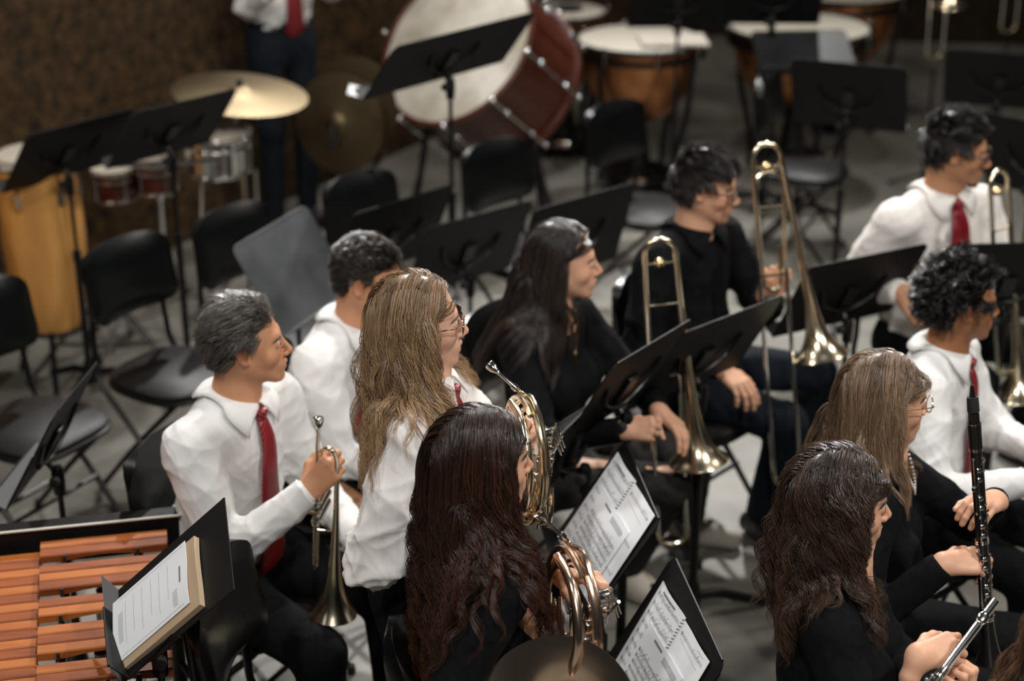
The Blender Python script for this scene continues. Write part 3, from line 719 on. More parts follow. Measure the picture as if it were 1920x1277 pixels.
def hair(I, style, col, seed=0, L=.06, n=240, per=14, **kw):
    H, R, k = I['H'], I['HR'], I['k']; body, base = I['body'], I['base']
    rt = scalp_roots(n, H, R, k, 'long' if style == 'long' else 'short', seed)
    if style == 'long':
        px = kw.get('part', .0)
        def comb(q): return np.stack([np.sign(q[:, 0]-px)*(.9-.3*np.abs(q[:, 0])/.07), -kw.get('back', .55)+0*q[:, 0]+kw.get('fringe', 0)*(q[:, 1] > .05), -.2-.9*(q[:, 2] < .06)], 1)
        Lf = kw.get('Lf', None)
        G = grow(rt, H, R, k, comb, L if Lf is None else Lf, kw.get('N', 34), I['coll'] if kw.get('drape', True) else I['headc'], kw.get('grav', .22), kw.get('thick', .03), kw.get('lift', .25), seed, stiff=kw.get('stiff', .02), lvar=kw.get('lvar', .2), pull=(-I['fs']*kw['pull'], H[2]-.10) if 'pull' in kw else None)
        # keep hair off the face
        q = (G-H)@R/k; m = (q[..., 1] > .035) & (q[..., 2] < .075) & (q[..., 2] > -.13) & (np.abs(q[..., 0]) < .066)
        q[..., 0] = np.where(m, np.sign(q[..., 0]+1e-6)*(.066+.004*rng.random(m.shape)), q[..., 0]); back = (q[..., 1] > kw.get('faceback', .03)) & (q[..., 2] < .045) & (q[..., 2] > -.14)
        q[..., 1] = np.where(back, kw.get('faceback', .03)+(q[..., 1]-kw.get('faceback', .03))*.15, q[..., 1]); G = H+(q*k)@R.T
        for _ in range(2): G[:, 1:-1] = (G[:, :-2]+2*G[:, 1:-1]+G[:, 2:])/4
        cap = cap_mesh(I, .001, 'long')
    else:
        def comb(q):
            c = np.array(kw.get('dir', (0.1, -.8, .1))); return np.tile(c, (len(q), 1))+np.stack([.5*np.sign(q[:, 0]), 0*q[:, 0], -.9*(q[:, 2] < .05)*1.], 1)
        def Lf(q): return np.where(q[:, 2] > .05, L, np.clip(L*(.45+.5*(q[:, 2]+.05)/.1), .018, L))
        G = grow(rt, H, R, k, comb, Lf, kw.get('N', 9), I['headc'], kw.get('grav', .05), kw.get('thick', .012), kw.get('lift', .9), seed, stiff=kw.get('stiff', .10), lvar=.3)
        cap = cap_mesh(I, kw.get('cap', .007), 'short')
    cv, cf = cap; return strands('hair', G, per, kw.get('spread', .009), kw.get('r', .0011), col, body, base, wave=kw.get('wave', (0, 50, 0)), seed=seed, cap=cap, taper=kw.get('taper', .3), frizz=kw.get('frizz', 0), jitter=kw.get('jitter', .12))
def glasses(I, m='glasses', r=.021, thick=.0013, square=False):
    H, R, k = I['H'], I['HR'], I['k']; T = lambda x, y, z: H+R@V(x, y, z)*k; fr = MB(); ln = MB()
    for s_ in (1, -1):
        c = T(s_*.034, .0965, -.002); u = R@nz(V(1, -.18*s_, 0)); v = R@nz(V(0, .10, 1)); t = np.linspace(0, 2*np.pi, 25)[:-1]; e = 2.0 if not square else 3.2
        cs = np.sign(np.cos(t))*np.abs(np.cos(t))**(2/e); sn = np.sign(np.sin(t))*np.abs(np.sin(t))**(2/e)
        ring = c+r*1.1*k*cs[:, None]*u+r*k*sn[:, None]*v
        ring = np.vstack([ring, ring[:2]]); fr.tube(ring, thick*k*1.2, 8)
        pts = [c+u*s_*r*1.1*k+v*.005*k, T(s_*.072, .085, .006), T(s_*.079, .03, .004), T(s_*.080, -.008, .002), T(s_*.076, -.03, -.018)]
        fr.tube(smooth_path(pts, 5), thick*k*1.25, 8)
        vv = [c]+list(ring[:24]); ln.add(np.array(vv), [(0, i+1, (i+1) % 24+1) for i in range(24)])
    fr.tube(smooth_path([T(-.013, .098, .002), T(0, .101, .006), T(.013, .098, .002)], 4), thick*k, 8)
    o = fr.build('glasses', M[m], I['body'], I['base']); ln.build('lenses', M['lens'], o, I['base'])
    return o

# ------------------------------------------------------------------ furniture
def chair(label, loc, ang, group='padded black orchestra chairs', proto=[None]):
    if proto[0] is not None:
        c = copy_tree(proto[0]); c.location = loc; c.rotation_euler = (0, 0, math.radians(ang)); tag(c, label, 'chair', group); return c
    c = empty('orchestra_chair', (0, 0, 0), label, 'chair', group)
    R = np.eye(3); poly = []
    for t in np.linspace(0, 2*np.pi, 49)[:-1]:
        e = 3.4; x = np.sign(np.cos(t))*abs(np.cos(t))**(2/e)*.205; y = np.sign(np.sin(t))*abs(np.sin(t))**(2/e)*(.205-.018*(x < 0)*abs(x)/.2)
        poly.append((x, y))
    m = MB(); m.prism(poly, .042, R, (0, 0, .452), .016); m.build('seat', M['seat_vinyl'], c)
    m = MB(); ring = np.array([(x*1.0, y*1.0, .436) for x, y in poly]); ring = np.vstack([ring, ring[:1]]); m.tube(ring, .0095, 8, False); m.build('seat_rim', M['vinyl'], c)
    # curved back pad
    n1, n2 = 17, 9; vv = []; hw, hh = .212, .130
    for side in (1, -1):
        for i in range(n1):
            for j in range(n2):
                a, b = -1+2*i/(n1-1), -1+2*j/(n2-1); e = 4.5
                m_ = (abs(a)**e+abs(b)**e)**(1/e) if (a or b) else 1; mx = max(abs(a), abs(b)) or 1; q = mx/m_ if m_ else 1
                A, B = a*q, b*q; bulge = (1-max(abs(A), abs(B))**3.2)**.5 if max(abs(A), abs(B)) < 1 else 0
                arch = .018*(1-A*A)*(B > 0)*B
                x = -.215+.040*A*A-(.17)*B*hh+side*.032*bulge; vv.append((x, A*hw, .775+B*hh+arch))
    ff = []; N = n1*n2
    for i in range(n1-1):
        for j in range(n2-1):
            q = (i*n2+j, i*n2+j+1, (i+1)*n2+j+1, (i+1)*n2+j); ff.append(q[::-1]); ff.append(tuple(N+k for k in q))
    def seam(idx):
        for a, b in zip(idx, idx[1:]+idx[:1]): ff.append((a, b, N+b, N+a))
    seam([i*n2 for i in range(n1)]+[(n1-1)*n2+j for j in range(1, n2)]+[i*n2+n2-1 for i in range(n1-2, -1, -1)]+[j for j in range(n2-2, 0, -1)])
    o = new_mesh('backrest', vv, ff, M['vinyl'], c, sharp=60)
    for s in (-1, 1):
        m = MB(); m.tube(smooth_path([(-.225, s*.165, .86), (-.212, s*.170, .70), (-.205, s*.178, .56), (-.185, s*.190, .45), (-.02, s*.195, .28), (.19, s*.200, .012)], 6), .0105, 10)
        m.build('side_tube', M['black_metal'], c)
        m = MB(); m.tube(smooth_path([(.155, s*.160, .43), (.13, s*.175, .40), (-.05, s*.178, .22), (-.235, s*.182, .012)], 6), .0105, 10); m.build('leg', M['black_metal'], c)
        for x, y in ((.19, s*.200), (-.235, s*.182)):
            m = MB(); m.lathe([(.013, 0), (.014, .004), (.0125, .03)], (x, y, 0), n=10); m.build('foot_cap', M['rubber'], c)
    for x, z, hw_ in ((.06, .20, .197), (-.09, .17, .178)):
        m = MB(); m.tube([(x, -hw_, z), (x, hw_, z)], .008, 8); m.build('crossbar', M['black_metal'], c)
    proto[0] = c; c.location = loc; c.rotation_euler = (0, 0, math.radians(ang)); return c

def desk_frame(C, yaw, tilt):
    a, t = math.radians(yaw), math.radians(tilt); u = V(math.cos(a), math.sin(a), 0); n = V(-math.sin(a), math.cos(a), 0)
    v = V(0, 0, 1)*math.sin(t)+n*math.cos(t); f = np.cross(u, v)
    if f[2] < 0: f = -f
    rr = np.cross(v, f)      # reader's right
    return V(*C), rr, v, f
def music_stand(label, C, yaw, tilt, w_=.50, h_=.34, mat_='desk', group='black orchestra music stands', legs0=20, pole=None, legr=.27):
    C, r, v, f = desk_frame(C, yaw, tilt); down = C-v*h_*.30-f*.055
    base = V(down[0], down[1], 0) if pole is None else V(pole[0], pole[1], 0)
    s = empty('music_stand', base, label, 'music stand', group); O = base
    R = np.stack([r, v, f], 1); poly = rrect(w_, h_, .022, 4)
    # bottom corners square, top corners rounded
    poly = [(x, y) if y > 0 else (math.copysign(w_/2, x), -h_/2) for x, y in poly]; pp = []
    for p in poly:
        if not pp or abs(p[0]-pp[-1][0])+abs(p[1]-pp[-1][1]) > 1e-5: pp.append(p)
    m = MB(); m.prism(pp, .0024, R, C)
    # folded edge along top and sides
    m.tube([C+r*(-w_/2+.02)+v*(h_/2), C+r*(w_/2-.02)+v*(h_/2)], .0032, 6); m.tube([C+r*(-w_/2)+v*(h_/2-.02), C-r*w_/2-v*h_/2], .0026, 6); m.tube([C+r*(w_/2)+v*(h_/2-.02), C+r*w_/2-v*h_/2], .0026, 6)
    m.build('desk', M[mat_], s, O, sharp=30)
    m = MB(); m.box(C-v*h_/2+f*.028, (w_, .0024, .056), R); m.tube([C-v*h_/2+f*.056+r*w_/2, C-v*h_/2+f*.056-r*w_/2], .003, 6); m.build('ledge', M[mat_], s, O, sharp=30)
    m = MB(); m.tube(smooth_path([C+r*.135+v*.04-f*.004, C+r*.10-v*.035-f*.014, C-v*.075-f*.022, C-r*.10-v*.035-f*.014, C-r*.135+v*.04-f*.004], 6), .006, 8); m.box(C-v*.045-f*.008, (.05, .14, .012), R, .003)
    m.build('bracket', M['black_metal'], s, O)
    top = V(base[0], base[1], down[2]-.02)
    m = MB(); m.lathe([(.0001, -.05), (.017, -.05), (.019, -.01), (.019, .02), (.012, .035), (.0001, .036)], top, n=12); m.tube([top+V(0, 0, .01), C-v*.09-f*.012], .009, 8); m.build('tilt_joint', M['black_metal'], s, O)
    m = MB(); m.lathe([(.0001, 0), (.014, 0), (.016, .006), (.014, .022), (.0001, .024)], top+r*.018, axis=r, n=10); m.build('knob', M['rubber'], s, O)
    hub = .13; mid = hub+(top[2]-hub)*.62
    m = MB(); m.tube([(base[0], base[1], mid), (base[0], base[1], top[2])], .0085, 10); m.build('inner_pole', M['black_metal'], s, O)
    m = MB(); m.lathe([(.0145, .05), (.0145, mid-.03), (.018, mid-.03), (.018, mid+.01), (.0001, mid+.012)], base, n=14); m.build('pole', M['black_metal'], s, O)
    m = MB(); m.lathe([(.0001, .04), (.026, .045), (.030, .08), (.024, .13), (.016, .15), (.0001, .151)], base, n=14); m.build('hub', M['black_metal'], s, O)
    for k in range(3):
        a = math.radians(legs0+120*k); d = V(math.cos(a), math.sin(a), 0)
        m = MB(); m.tube(smooth_path([base+d*.015+V(0, 0, .09), base+d*.09+V(0, 0, .085), base+d*.18+V(0, 0, .050), base+d*legr+V(0, 0, .016)], 5), np.array([.016, .017, .017, .014]), 8); m.build('leg', M['black_metal'], s, O)
    return s, (C, r, v, f, h_)
def rolled(fr, ro, C=None):
    C0, r, v, f, h_ = fr; a = math.radians(ro); return (C0 if C is None else V(*C), r*math.cos(a)+v*math.sin(a), -r*math.sin(a)+v*math.cos(a), f, h_)
def sheet(name, label, fr, x0, x1, y0, y1, lift, curl=.0, m_='paper', staves=0, group=None, seed=0, title=None, boxes=(), spiral=None, cat='sheet music', dark=False, sub=None, notes=1.0, thick=.0012, col2=None):
    C, r, v, f, h_ = fr; rg = np.random.default_rng(seed); nx = ny = 13; vv = []; ff = []
    zf = lambda x, y: lift+curl*math.sin((x-x0)/(x1-x0)*3.14)*.8+curl*1.2*((y-y0)/(y1-y0))**2*math.sin((x-x0)/(x1-x0)*6.0+seed)*.5
    Wp = lambda x, y, e=0: C+r*x+v*y+f*(zf(x, y)+e)
    for s_ in (1, 0):
        for i in range(nx):
            for j in range(ny): vv.append(Wp(x0+(x1-x0)*i/(nx-1), y0+(y1-y0)*j/(ny-1), thick*s_))
    N = nx*ny
    for i in range(nx-1):
        for j in range(ny-1):
            q = (i*ny+j, (i+1)*ny+j, (i+1)*ny+j+1, i*ny+j+1); ff.append(q); ff.append(tuple(N+k for k in q[::-1]))
    B = [i*ny for i in range(nx)]+[(nx-1)*ny+j for j in range(1, ny)]+[i*ny+ny-1 for i in range(nx-2, -1, -1)]+[j for j in range(ny-2, 0, -1)]
    for a, b in zip(B, B[1:]+B[:1]): ff.append((b, a, N+a, N+b))
    o = new_mesh(name, vv, ff, M[m_], None, tuple(vv[0]), sharp=40); tag(o, label, cat, group); O = tuple(vv[0])
    pr = MB(); gy = MB()
    def bar(mb, xa, ya, xb, yb, t=.0006):
        d = nz(V(xb-xa, yb-ya, 0)); nn = V(-d[1], d[0], 0)*t/2; k = max(1, int(math.hypot(xb-xa, yb-ya)/.02)); P = []
        for i in range(k+1):
            x, y = xa+(xb-xa)*i/k, ya+(yb-ya)*i/k
            P += [Wp(x+nn[0], y+nn[1], thick+.0004), Wp(x-nn[0], y-nn[1], thick+.0004)]
        mb.add(np.array(P), [(2*i+1, 2*i+3, 2*i+2, 2*i) for i in range(k)])
    if staves:
        X0, X1 = x0+.018, x1-.016; top = y1-(.060 if title else .02); pitch = (top-y0-.015)/staves
        for k in range(staves):
            yt = top-k*pitch
            for l in range(5): bar(gy, X0, yt-l*.0016, X1, yt-l*.0016, .0005)
            bar(pr, X0+.001, yt+.001, X0+.001, yt-.008, .0016); bar(pr, X0+.004, yt+.002, X0+.006, yt-.008, .002)
            x = X0+.016
            while x < X1-.004:
                if rg.random() < .82*notes:
                    yy = yt-rg.uniform(-.002, .009); bar(pr, x, yy, x+.0023, yy+.0004, .0019); bar(pr, x+.0022, yy, x+.0022, yy+rg.choice([-1, 1])*.006, .0005)
                    if rg.random() < .5: bar(pr, x+.002, yy+.006, x+.009, yy+.0065, .0012)
                x += rg.uniform(.004, .010)/max(notes, .3)
            for q in range(1, 5): bar(gy, X0+(X1-X0)*q/4, yt+.0, X0+(X1-X0)*q/4, yt-.0064, .0006)
    for (xa, ya, xb, yb, kind) in boxes:
        if kind == 't':      # lines of small print
            n_ = max(1, int((ya-yb)/.0032))
            for i in range(n_):
                x = xa+rg.uniform(0, .003)
                while x < xb-.004*rg.random():
                    w_ = rg.uniform(.003, .008); bar(gy if not dark else pr, x, ya-i*.0032, min(x+w_, xb), ya-i*.0032, .0013); x += w_+.0014
        if kind == 'b':      # one bold word
            x = xa
            while x < xb: bar(pr, x, ya, x+.0012, yb, .0018); bar(pr, x, (ya+yb)/2, x+.003, (ya+yb)/2+.001, .0016); x += .0042
        if kind == 'l': bar(gy, xa, ya, xb, yb, .0009)
    if pr.v: pr.build('printed_notes', M['ink'], o, O, smooth=False)
    if gy.v: gy.build('printed_staves', M['ink_grey'], o, O, smooth=False)
    if spiral:
        xs, ya, yb = spiral; sp = MB(); n_ = int(abs(yb-ya)/.0082); t = np.linspace(0, n_*2*np.pi, n_*10)
        P = np.array([Wp(xs, ya+(yb-ya)*a/t[-1])+r*.0050*math.cos(a)+f*(.0048*math.sin(a)+.001) for a in t]); sp.tube(P, .0009, 5); sp.build('spiral_binding', M['rubber'], o, O)
    return o

# ------------------------------------------------------------------ instruments
def flare(r0, r1, L, n=22, p=.55, lip=.0022):
    out = []
    for i in range(n+1):
        t = i/n; x = L*t; r = r0+(r1-r0)*((math.exp(5.2*t)-1)/(math.exp(5.2)-1))*.86+(r1-r0)*.14*t; out.append((r, x))
    R1 = out[-1][0]; out += [(R1+lip*.4, L+lip*.6), (R1+lip*.2, L+lip*1.4), (R1-lip, L+lip)]
    out += [(max(r-.0018, r0*.6), x) for r, x in out[n-1::-1]]
    return out
def mouthpiece(c, d, m, parent, O, s=1.0, horn=False):     # cup at c, shank runs along d
    mb = MB(); R = .0132*s if not horn else .0125*s
    prof = [(.0001, .006*s), (R*.45, .005*s), (R*.72, .0005), (R*.95, -.0012), (R, .001), (R*.97, .005), (R*.93, .012*s), (R*.62, .022*s), (R*.36, .028*s), (R*.42, .033*s), (R*.34, .038*s), (R*.46, .082*s), (.0001, .083*s)]
    mb.lathe(prof, c, axis=d, n=20); return mb.build('mouthpiece', M[m], parent, O)
def trumpet(label, top, d, e):
    d = nz(d); e = nz(np.asarray(e)-d*(d@np.asarray(e))); g = np.cross(d, e); W = lambda x, y, z=0: top+d*x+e*y+g*z
    O = tuple(W(.25, .02)); t = empty('trumpet', O, label, 'trumpet')
    mouthpiece(top, d, 'silver', t, O, 1.05)
    m = MB(); m.tube([W(.075, 0), W(.40, 0)], .0058, 10); m.tube([W(.13, 0), W(.165, 0)], .0075, 10); m.build('leadpipe', M['gold'], t, O)
    m = MB(); m.tube(smooth_path([W(.38, 0), W(.405, .0, 0), W(.425, -.002, -.012), W(.425, -.004, -.034), W(.405, -.006, -.046), W(.29, -.006, -.046)], 5), .0062, 10); m.build('tuning_slide', M['gold'], t, O)
    bell = [W(.22, .004, -.03), W(.13, .004, -.022), W(.095, .008, -.012), W(.082, .022, -.004), W(.086, .038, 0), W(.105, .047, 0), W(.14, .050, 0), W(.24, .052, 0)]
    m = MB(); m.tube(smooth_path(bell, 6), np.array([.0058, .0058, .006, .0062, .0065, .007]), 12); m.build('bell_bow', M['gold'], t, O)
    m = MB(); m.lathe(flare(.0072, .0615, .31), W(.235, .052, 0), axis=d, n=40); m.build('bell', M['gold'], t, O)
    for i in range(3):
        x = .205+i*.026; m = MB(); m.lathe([(.0001, -.062), (.0075, -.062), (.0086, -.057), (.0086, .045), (.0092, .047), (.0092, .055), (.0001, .056)], W(x, .018, -.005), axis=g, n=16); vc = m.build('valve', M['silver'], t, O)
        m = MB(); m.lathe([(.0018, .055), (.0018, .072), (.0072, .073), (.0072, .077), (.0001, .078)], W(x, .018, -.005), axis=g, n=12); m.build('finger_button', M['silver'], vc, O)
    for x_ in (.155, .31):
        m = MB(); m.tube([W(x_, 0, 0), W(x_, .047, 0)], .0028, 6); m.build('brace', M['gold'], t, O)
    m = MB(); m.tube(arc(W(.275, -.002, .024), d, g, .011, 0, 360, 18), .0018, 6); m.build('finger_ring', M['gold'], t, O)
    for i, (a, b) in enumerate(((.21, -.030), (.26, -.036))):
        m = MB(); m.tube(smooth_path([W(a, .018, -.02+.0), W(a, b+.01, -.02), W(a+.006, b, -.02), W(a+.013, b+.01, -.02), W(a+.013, .018, -.02)], 4), .005, 8); m.build('valve_slide', M['gold'], t, O)
    return t
def french_horn(label, C, a, b, c, mp, bell_c, bell_ax, m_='rose', k=1.0, rb=.152):
    """C centre of the coil; a, b in the plane of the coil (b up); c normal, valve side"""
    a = nz(a); b = nz(np.asarray(b)-a*(a@np.asarray(b))); cc = nz(np.asarray(c)-a*(a@np.asarray(c))-b*(b@np.asarray(c))); W = lambda x, y, z=0: C+(a*x+b*y+cc*z)*k
    O = tuple(C); h = empty('french_horn', O, label, 'french horn')
    def loop(cx, cy, ra, rb_, z, a0, a1, r, n=40, dz=0): 
        t = np.radians(np.linspace(a0, a1, n)); return np.array([W(cx+ra*math.cos(x), cy+rb_*math.sin(x), z+dz*i/n) for i, x in enumerate(t)])
    coils = [(0, 0, .130, .148, -.012, 60, 420, .0066), (0, .002, .124, .138, .000, 40, 400, .0062), (.0, -.004, .108, .124, .008, 20, 380, .0058), (-.01, .0, .092, .108, -.018, 0, 350, .0066)]
    for q in coils:
        m = MB(); m.tube(loop(*q[:-1], 0, dz=.012), q[-1]*k, 10); m.build('coil_tube', M[m_], h, O)
    # wide tube growing to the bell
    bc = V(*bell_c); bax = nz(bell_ax); th = bc-bax*.235*k
    m = MB(); m.tube(smooth_path([W(-.02, .135, -.030), W(.07, .115, -.032), W(.122, .03, -.034), W(.10, -.07, -.036), (W(.06, -.12, -.040)+th)/2, th, th+bax*.02], 7), np.array([.009, .010, .012, .014, .016, .018, .019])*k, 14); m.build('bell_branch', M[m_], h, O)
    m = MB(); m.lathe([(r, x) for r, x in flare(.0185*k, rb*k, .235*k, n=26)], th, axis=bax, n=56); bl = m.build('bell', M[m_], h, O)
    # leadpipe
    mp = V(*mp); tp = W(-.05, .150, 0); d = nz(tp-mp)
    mouthpiece(mp, d, 'silver', h, O, .95, True)
    m = MB(); m.tube(smooth_path([mp+d*.07, tp-d*.02, tp+d*.015, W(.03, .155, .006), W(.10, .10, .008), W(.128, .02, .008)], 6), np.array([.0042, .0055, .0062, .0062]), 10); m.build('leadpipe', M['gold' if m_ != 'rose' else m_], h, O)
    m = MB(); m.lathe([(.0001, 0), (.0085, 0), (.0085, .012), (.0001, .013)], tp-d*.02, axis=d, n=12); m.build('ferrule', M['silver'], h, O)
    # rotary valves, levers, slides
    for i in range(4):
        p = W(.062-.010*i, .080-.036*i, .026); m = MB()
        m.lathe([(.0001, -.018), (.0135, -.018), (.0155, -.014), (.0155, .014), (.0165, .015), (.0165, .019), (.010, .021), (.0001, .021)], p, axis=cc, n=18); vq = m.build('rotary_valve', M['silver'], h, O)
        m = MB(); m.lathe([(.0001, .02), (.0055, .021), (.0055, .026), (.0001, .027)], p, axis=cc, n=10); m.box(p+cc*.024*k+b*.008, (.005, .022, .004), np.stack([a, b, cc], 1)); m.build('rotor_arm', M['silver'], vq, O)
    for i in range(3):
        p0 = W(.100-.010*i, .115-.014*i, .038); m = MB(); m.box((p0+W(.105-.012*i, .065-.012*i, .055))/2, (.010, .060, .0028), np.stack([a, nz(W(.105, .065, .055)-W(.1, .115, .038)), np.cross(a, nz(W(.105, .065, .055)-W(.1, .115, .038)))], 1), .001)
        m.build('lever', M['silver'], h, O); m = MB(); m.tube([p0, W(.06-.012*i, .045-.034*i, .052)], .0017, 6); m.build('lever_rod', M['silver'], h, O)
    m = MB(); m.tube([W(.115, .095, .046), W(.055, .03, .046)], .0035, 8); m.build('lever_axle', M['silver'], h, O)
    for i in range(6):
        x = -.045+.016*i; y0 = .045-.020*i; m = MB(); z = .020+.003*(i % 2)
        m.tube([W(x+.010, y0, z), W(x-.004, y0-.105, z)], .0052*k, 9); sl = m.build('valve_slide', M['rose' if m_ == 'rose' else 'gold'], h, O)
        m = MB(); m.tube([W(x+.004, y0-.045, z), W(x+.0035, y0-.050, z)], .0068*k, 9); m.build('slide_collar', M['silver'], sl, O)
    for (cx, cy, ra, rb_, z, r) in ((-.045, -.035, .030, .050, .030, .0060), (.045, -.085, .030, .055, .022, .0062), (.062, -.080, .026, .060, .034, .0060), (.02, -.10, .022, .042, .010, .006)):
        m = MB(); m.tube(loop(cx, cy, ra, rb_, z, -200, 40, 0, 24), r*k, 9); m.build('crook', M[m_], h, O)
    for i in range(3):
        m = MB(); m.tube([W(-.11+.05*i, -.06, -.02), W(-.10+.05*i, -.06, .02)], .003, 6); m.build('brace', M[m_], h, O)
    return h
def trombone(label, T, d, e, g=None, slide=.66, bell=True, bow2=True, bellpos=.50, spread=0, k=1.0, mp_=True, grp=None, bside=1, rb=.090):
    """T top of the tuning bow, d down along the tubes, e across the bow"""
    d = nz(d); e = nz(np.asarray(e)-d*(d@np.asarray(e))); g = np.cross(d, e) if g is None else nz(g); W = lambda x, y, z=0: T+(d*x+e*y+g*z)*k
    O = tuple(W(.3, 0)); t = empty('trombone', O, label, 'trombone', grp)
    m = MB(); m.tube(smooth_path(list(arc(W(.048, 0), -d, e, .045*k, 90, -90, 12, .045*k)), 2), .0078*k, 12); m.build('tuning_slide', M['gold'], t, O)
    m = MB(); m.tube([W(.048, -.045), W(.36, -.047)], .0078*k, 12); m.tube([W(.048, -.045), W(.075, -.045)], .0092*k, 12); m.build('neckpipe', M['gold'], t, O)
    L = bellpos
    sp_ = .048+spread; bd_ = nz(d*(L-.26-.048)+e*(sp_-.045))
    m = MB(); m.tube([W(.048, .045), W(L-.26, sp_)], np.array([.0078, .012])*k, 12); m.tube([W(.048, .045), W(.075, .046)], .0092*k, 12); m.build('bell_tube', M['gold'], t, O)
    for x_ in (.075, .20):
        m = MB(); m.tube([W(x_, -.045), W(x_, .046)], .0035*k, 8); m.build('brace', M['gold'], t, O)
    m = MB(); m.ball(W(.075, 0, -.012), .018*k, 8, (1, 1, .8)); m.build('counterweight', M['brass'], t, O)
    if bell:
        m = MB(); m.lathe(flare(.012*k, rb*k, .30*k, n=24), W(L-.262, sp_), axis=bd_, n=44); m.build('bell', M['gold'], t, O)
    if bow2:    # the attachment wrap: second bow a little lower and nearer
        P = [W(.40, .02, -.03), W(.38, .04, -.03), W(.14, .058, -.03)]+[W(.14-.05*math.sin(math.radians(a)), .010+.048*math.cos(math.radians(a)), -.03) for a in range(15, 180, 15)]+[W(.14, -.038, -.03), W(.42, -.030, -.03), W(.455, -.022, -.03), W(.468, 0, -.03), W(.455, .024, -.03), W(.40, .030, -.03), W(.33, .028, -.03)]
        m = MB(); m.tube(smooth_path(P, 4), .0074*k, 10); m.tube([W(.22, -.037, -.03), W(.22, .055, -.03)], .0034*k, 8); m.build('valve_wrap', M['gold'], t, O)
        m = MB(); m.lathe([(.0001, -.02), (.018, -.018), (.020, .012), (.0001, .016)], W(.50, -.01, -.03), axis=e, n=16); m.build('rotary_valve', M['silver'], t, O)
    # hand slide
    s0, s1 = .36, .36+slide; ya, yb = -.047, -.047+.088*bside; zz = .0 if not bow2 else .0
    for y in (ya, yb):
        m = MB(); m.tube([W(s0-(.0 if y == ya else -.04), y, zz-.01), W(s1, y, zz-.01)], .0068*k, 10); m.build('slide_tube', M['silver'], t, O)
    m = MB(); m.tube(smooth_path([W(s1, ya, zz-.01), W(s1+.035, ya+.008*bside, zz-.01), W(s1+.048, (ya+yb)/2, zz-.01), W(s1+.035, yb-.008*bside, zz-.01), W(s1, yb, zz-.01)], 5), .0070*k, 10); m.build('slide_bow', M['gold'], t, O)
    m = MB(); m.tube([W(s0+.06, ya, zz-.01), W(s0+.06, yb, zz-.01)], .005*k, 8); m.build('slide_brace', M['silver'], t, O)
    if mp_: mouthpiece(W(s0-.06, yb, zz-.01), d, 'silver', t, O, 1.6)
    return t
def clarinet(label, top, d, front):
    d = nz(d); fr = nz(np.asarray(front)-d*(d@np.asarray(front))); sd = np.cross(d, fr); W = lambda x, y=0, z=0: top+d*x+fr*y+sd*z; O = tuple(W(.3)); c = empty('clarinet', O, label, 'clarinet')
    R = np.stack([sd, fr, d], 1)
    m = MB(); m.prism([(-.002, -.006), (.002, -.006), (.0025, .006), (-.0025, .006)], .001, R, W(.0015)); m.lathe([(.0035, .0), (.0075, .03), (.011, .062), (.0128, .068), (.0128, .088), (.0001, .0885)], top, axis=d, n=18, sx=sd); m.build('mouthpiece', M['clarinet'], c, O)
    m = MB(); m.lathe([(.0001, .028), (.0125, .028), (.0135, .034), (.014, .062), (.0001, .063)], top, axis=d, n=16); m.tube([W(.04, -.015), W(.043, -.015)], .004, 8); m.build('ligature', M['rubber'], c, O)
    m = MB(); m.lathe([(.0001, .088), (.0155, .089), (.0150, .12), (.0155, .150), (.0001, .151)], top, axis=d, n=18); m.build('barrel', M['clarinet'], c, O)
    m = MB(); m.lathe([(.0001, .153), (.0138, .154), (.0132, .37), (.0001, .371)], top, axis=d, n=18); m.build('upper_joint', M['clarinet'], c, O)
    m = MB(); m.lathe([(.0001, .375), (.0142, .376), (.0150, .56), (.0001, .561)], top, axis=d, n=18); m.build('lower_joint', M['clarinet'], c, O)
    m = MB(); m.lathe([(.0155, .565), (.018, .60), (.024, .64), (.0335, .668), (.0345, .672), (.031, .672), (.020, .63), (.0001, .60)], top, axis=d, n=22); m.build('bell', M['clarinet'], c, O)
    for x in (.091, .150, .154, .371, .376, .560, .566):
        m = MB(); m.lathe([(.0001, x-.0018), (.0161, x-.0018), (.0161, x+.0018), (.0001, x+.0019)], top, axis=d, n=18); m.build('ring', M['silver'], c, O)
    rg = np.random.default_rng(3)
    for i, x in enumerate(np.r_[np.linspace(.175, .355, 9), np.linspace(.39, .545, 8)]):
        y, z = (.015, .0) if i % 3 else (.010, .012*(1 if i % 2 else -1)); m = MB()
        m.lathe([(.0001, .0), (.0058, .0), (.0062, .0025), (.0045, .0042), (.0001, .0045)], W(x, y, z), axis=nz(fr*y+sd*z), n=12); m.tube([W(x, y, z), W(x+.012, y+.004, z+.006*(-1)**i)], .0016, 6); m.build('key', M['silver'], c, O)
    for (x0, x1, z) in ((.17, .30, .011), (.20, .36, -.010), (.385, .53, .012), (.40, .55, -.012), (.26, .36, .004)):
        m = MB(); m.tube([W(x0, .0155, z), W(x1, .0155, z)], .0019, 7); [m.ball(W(x, .0155, z), .0036, 5) for x in (x0, (x0+x1)/2, x1)]; m.build('key_rod', M['silver'], c, O)
    return c
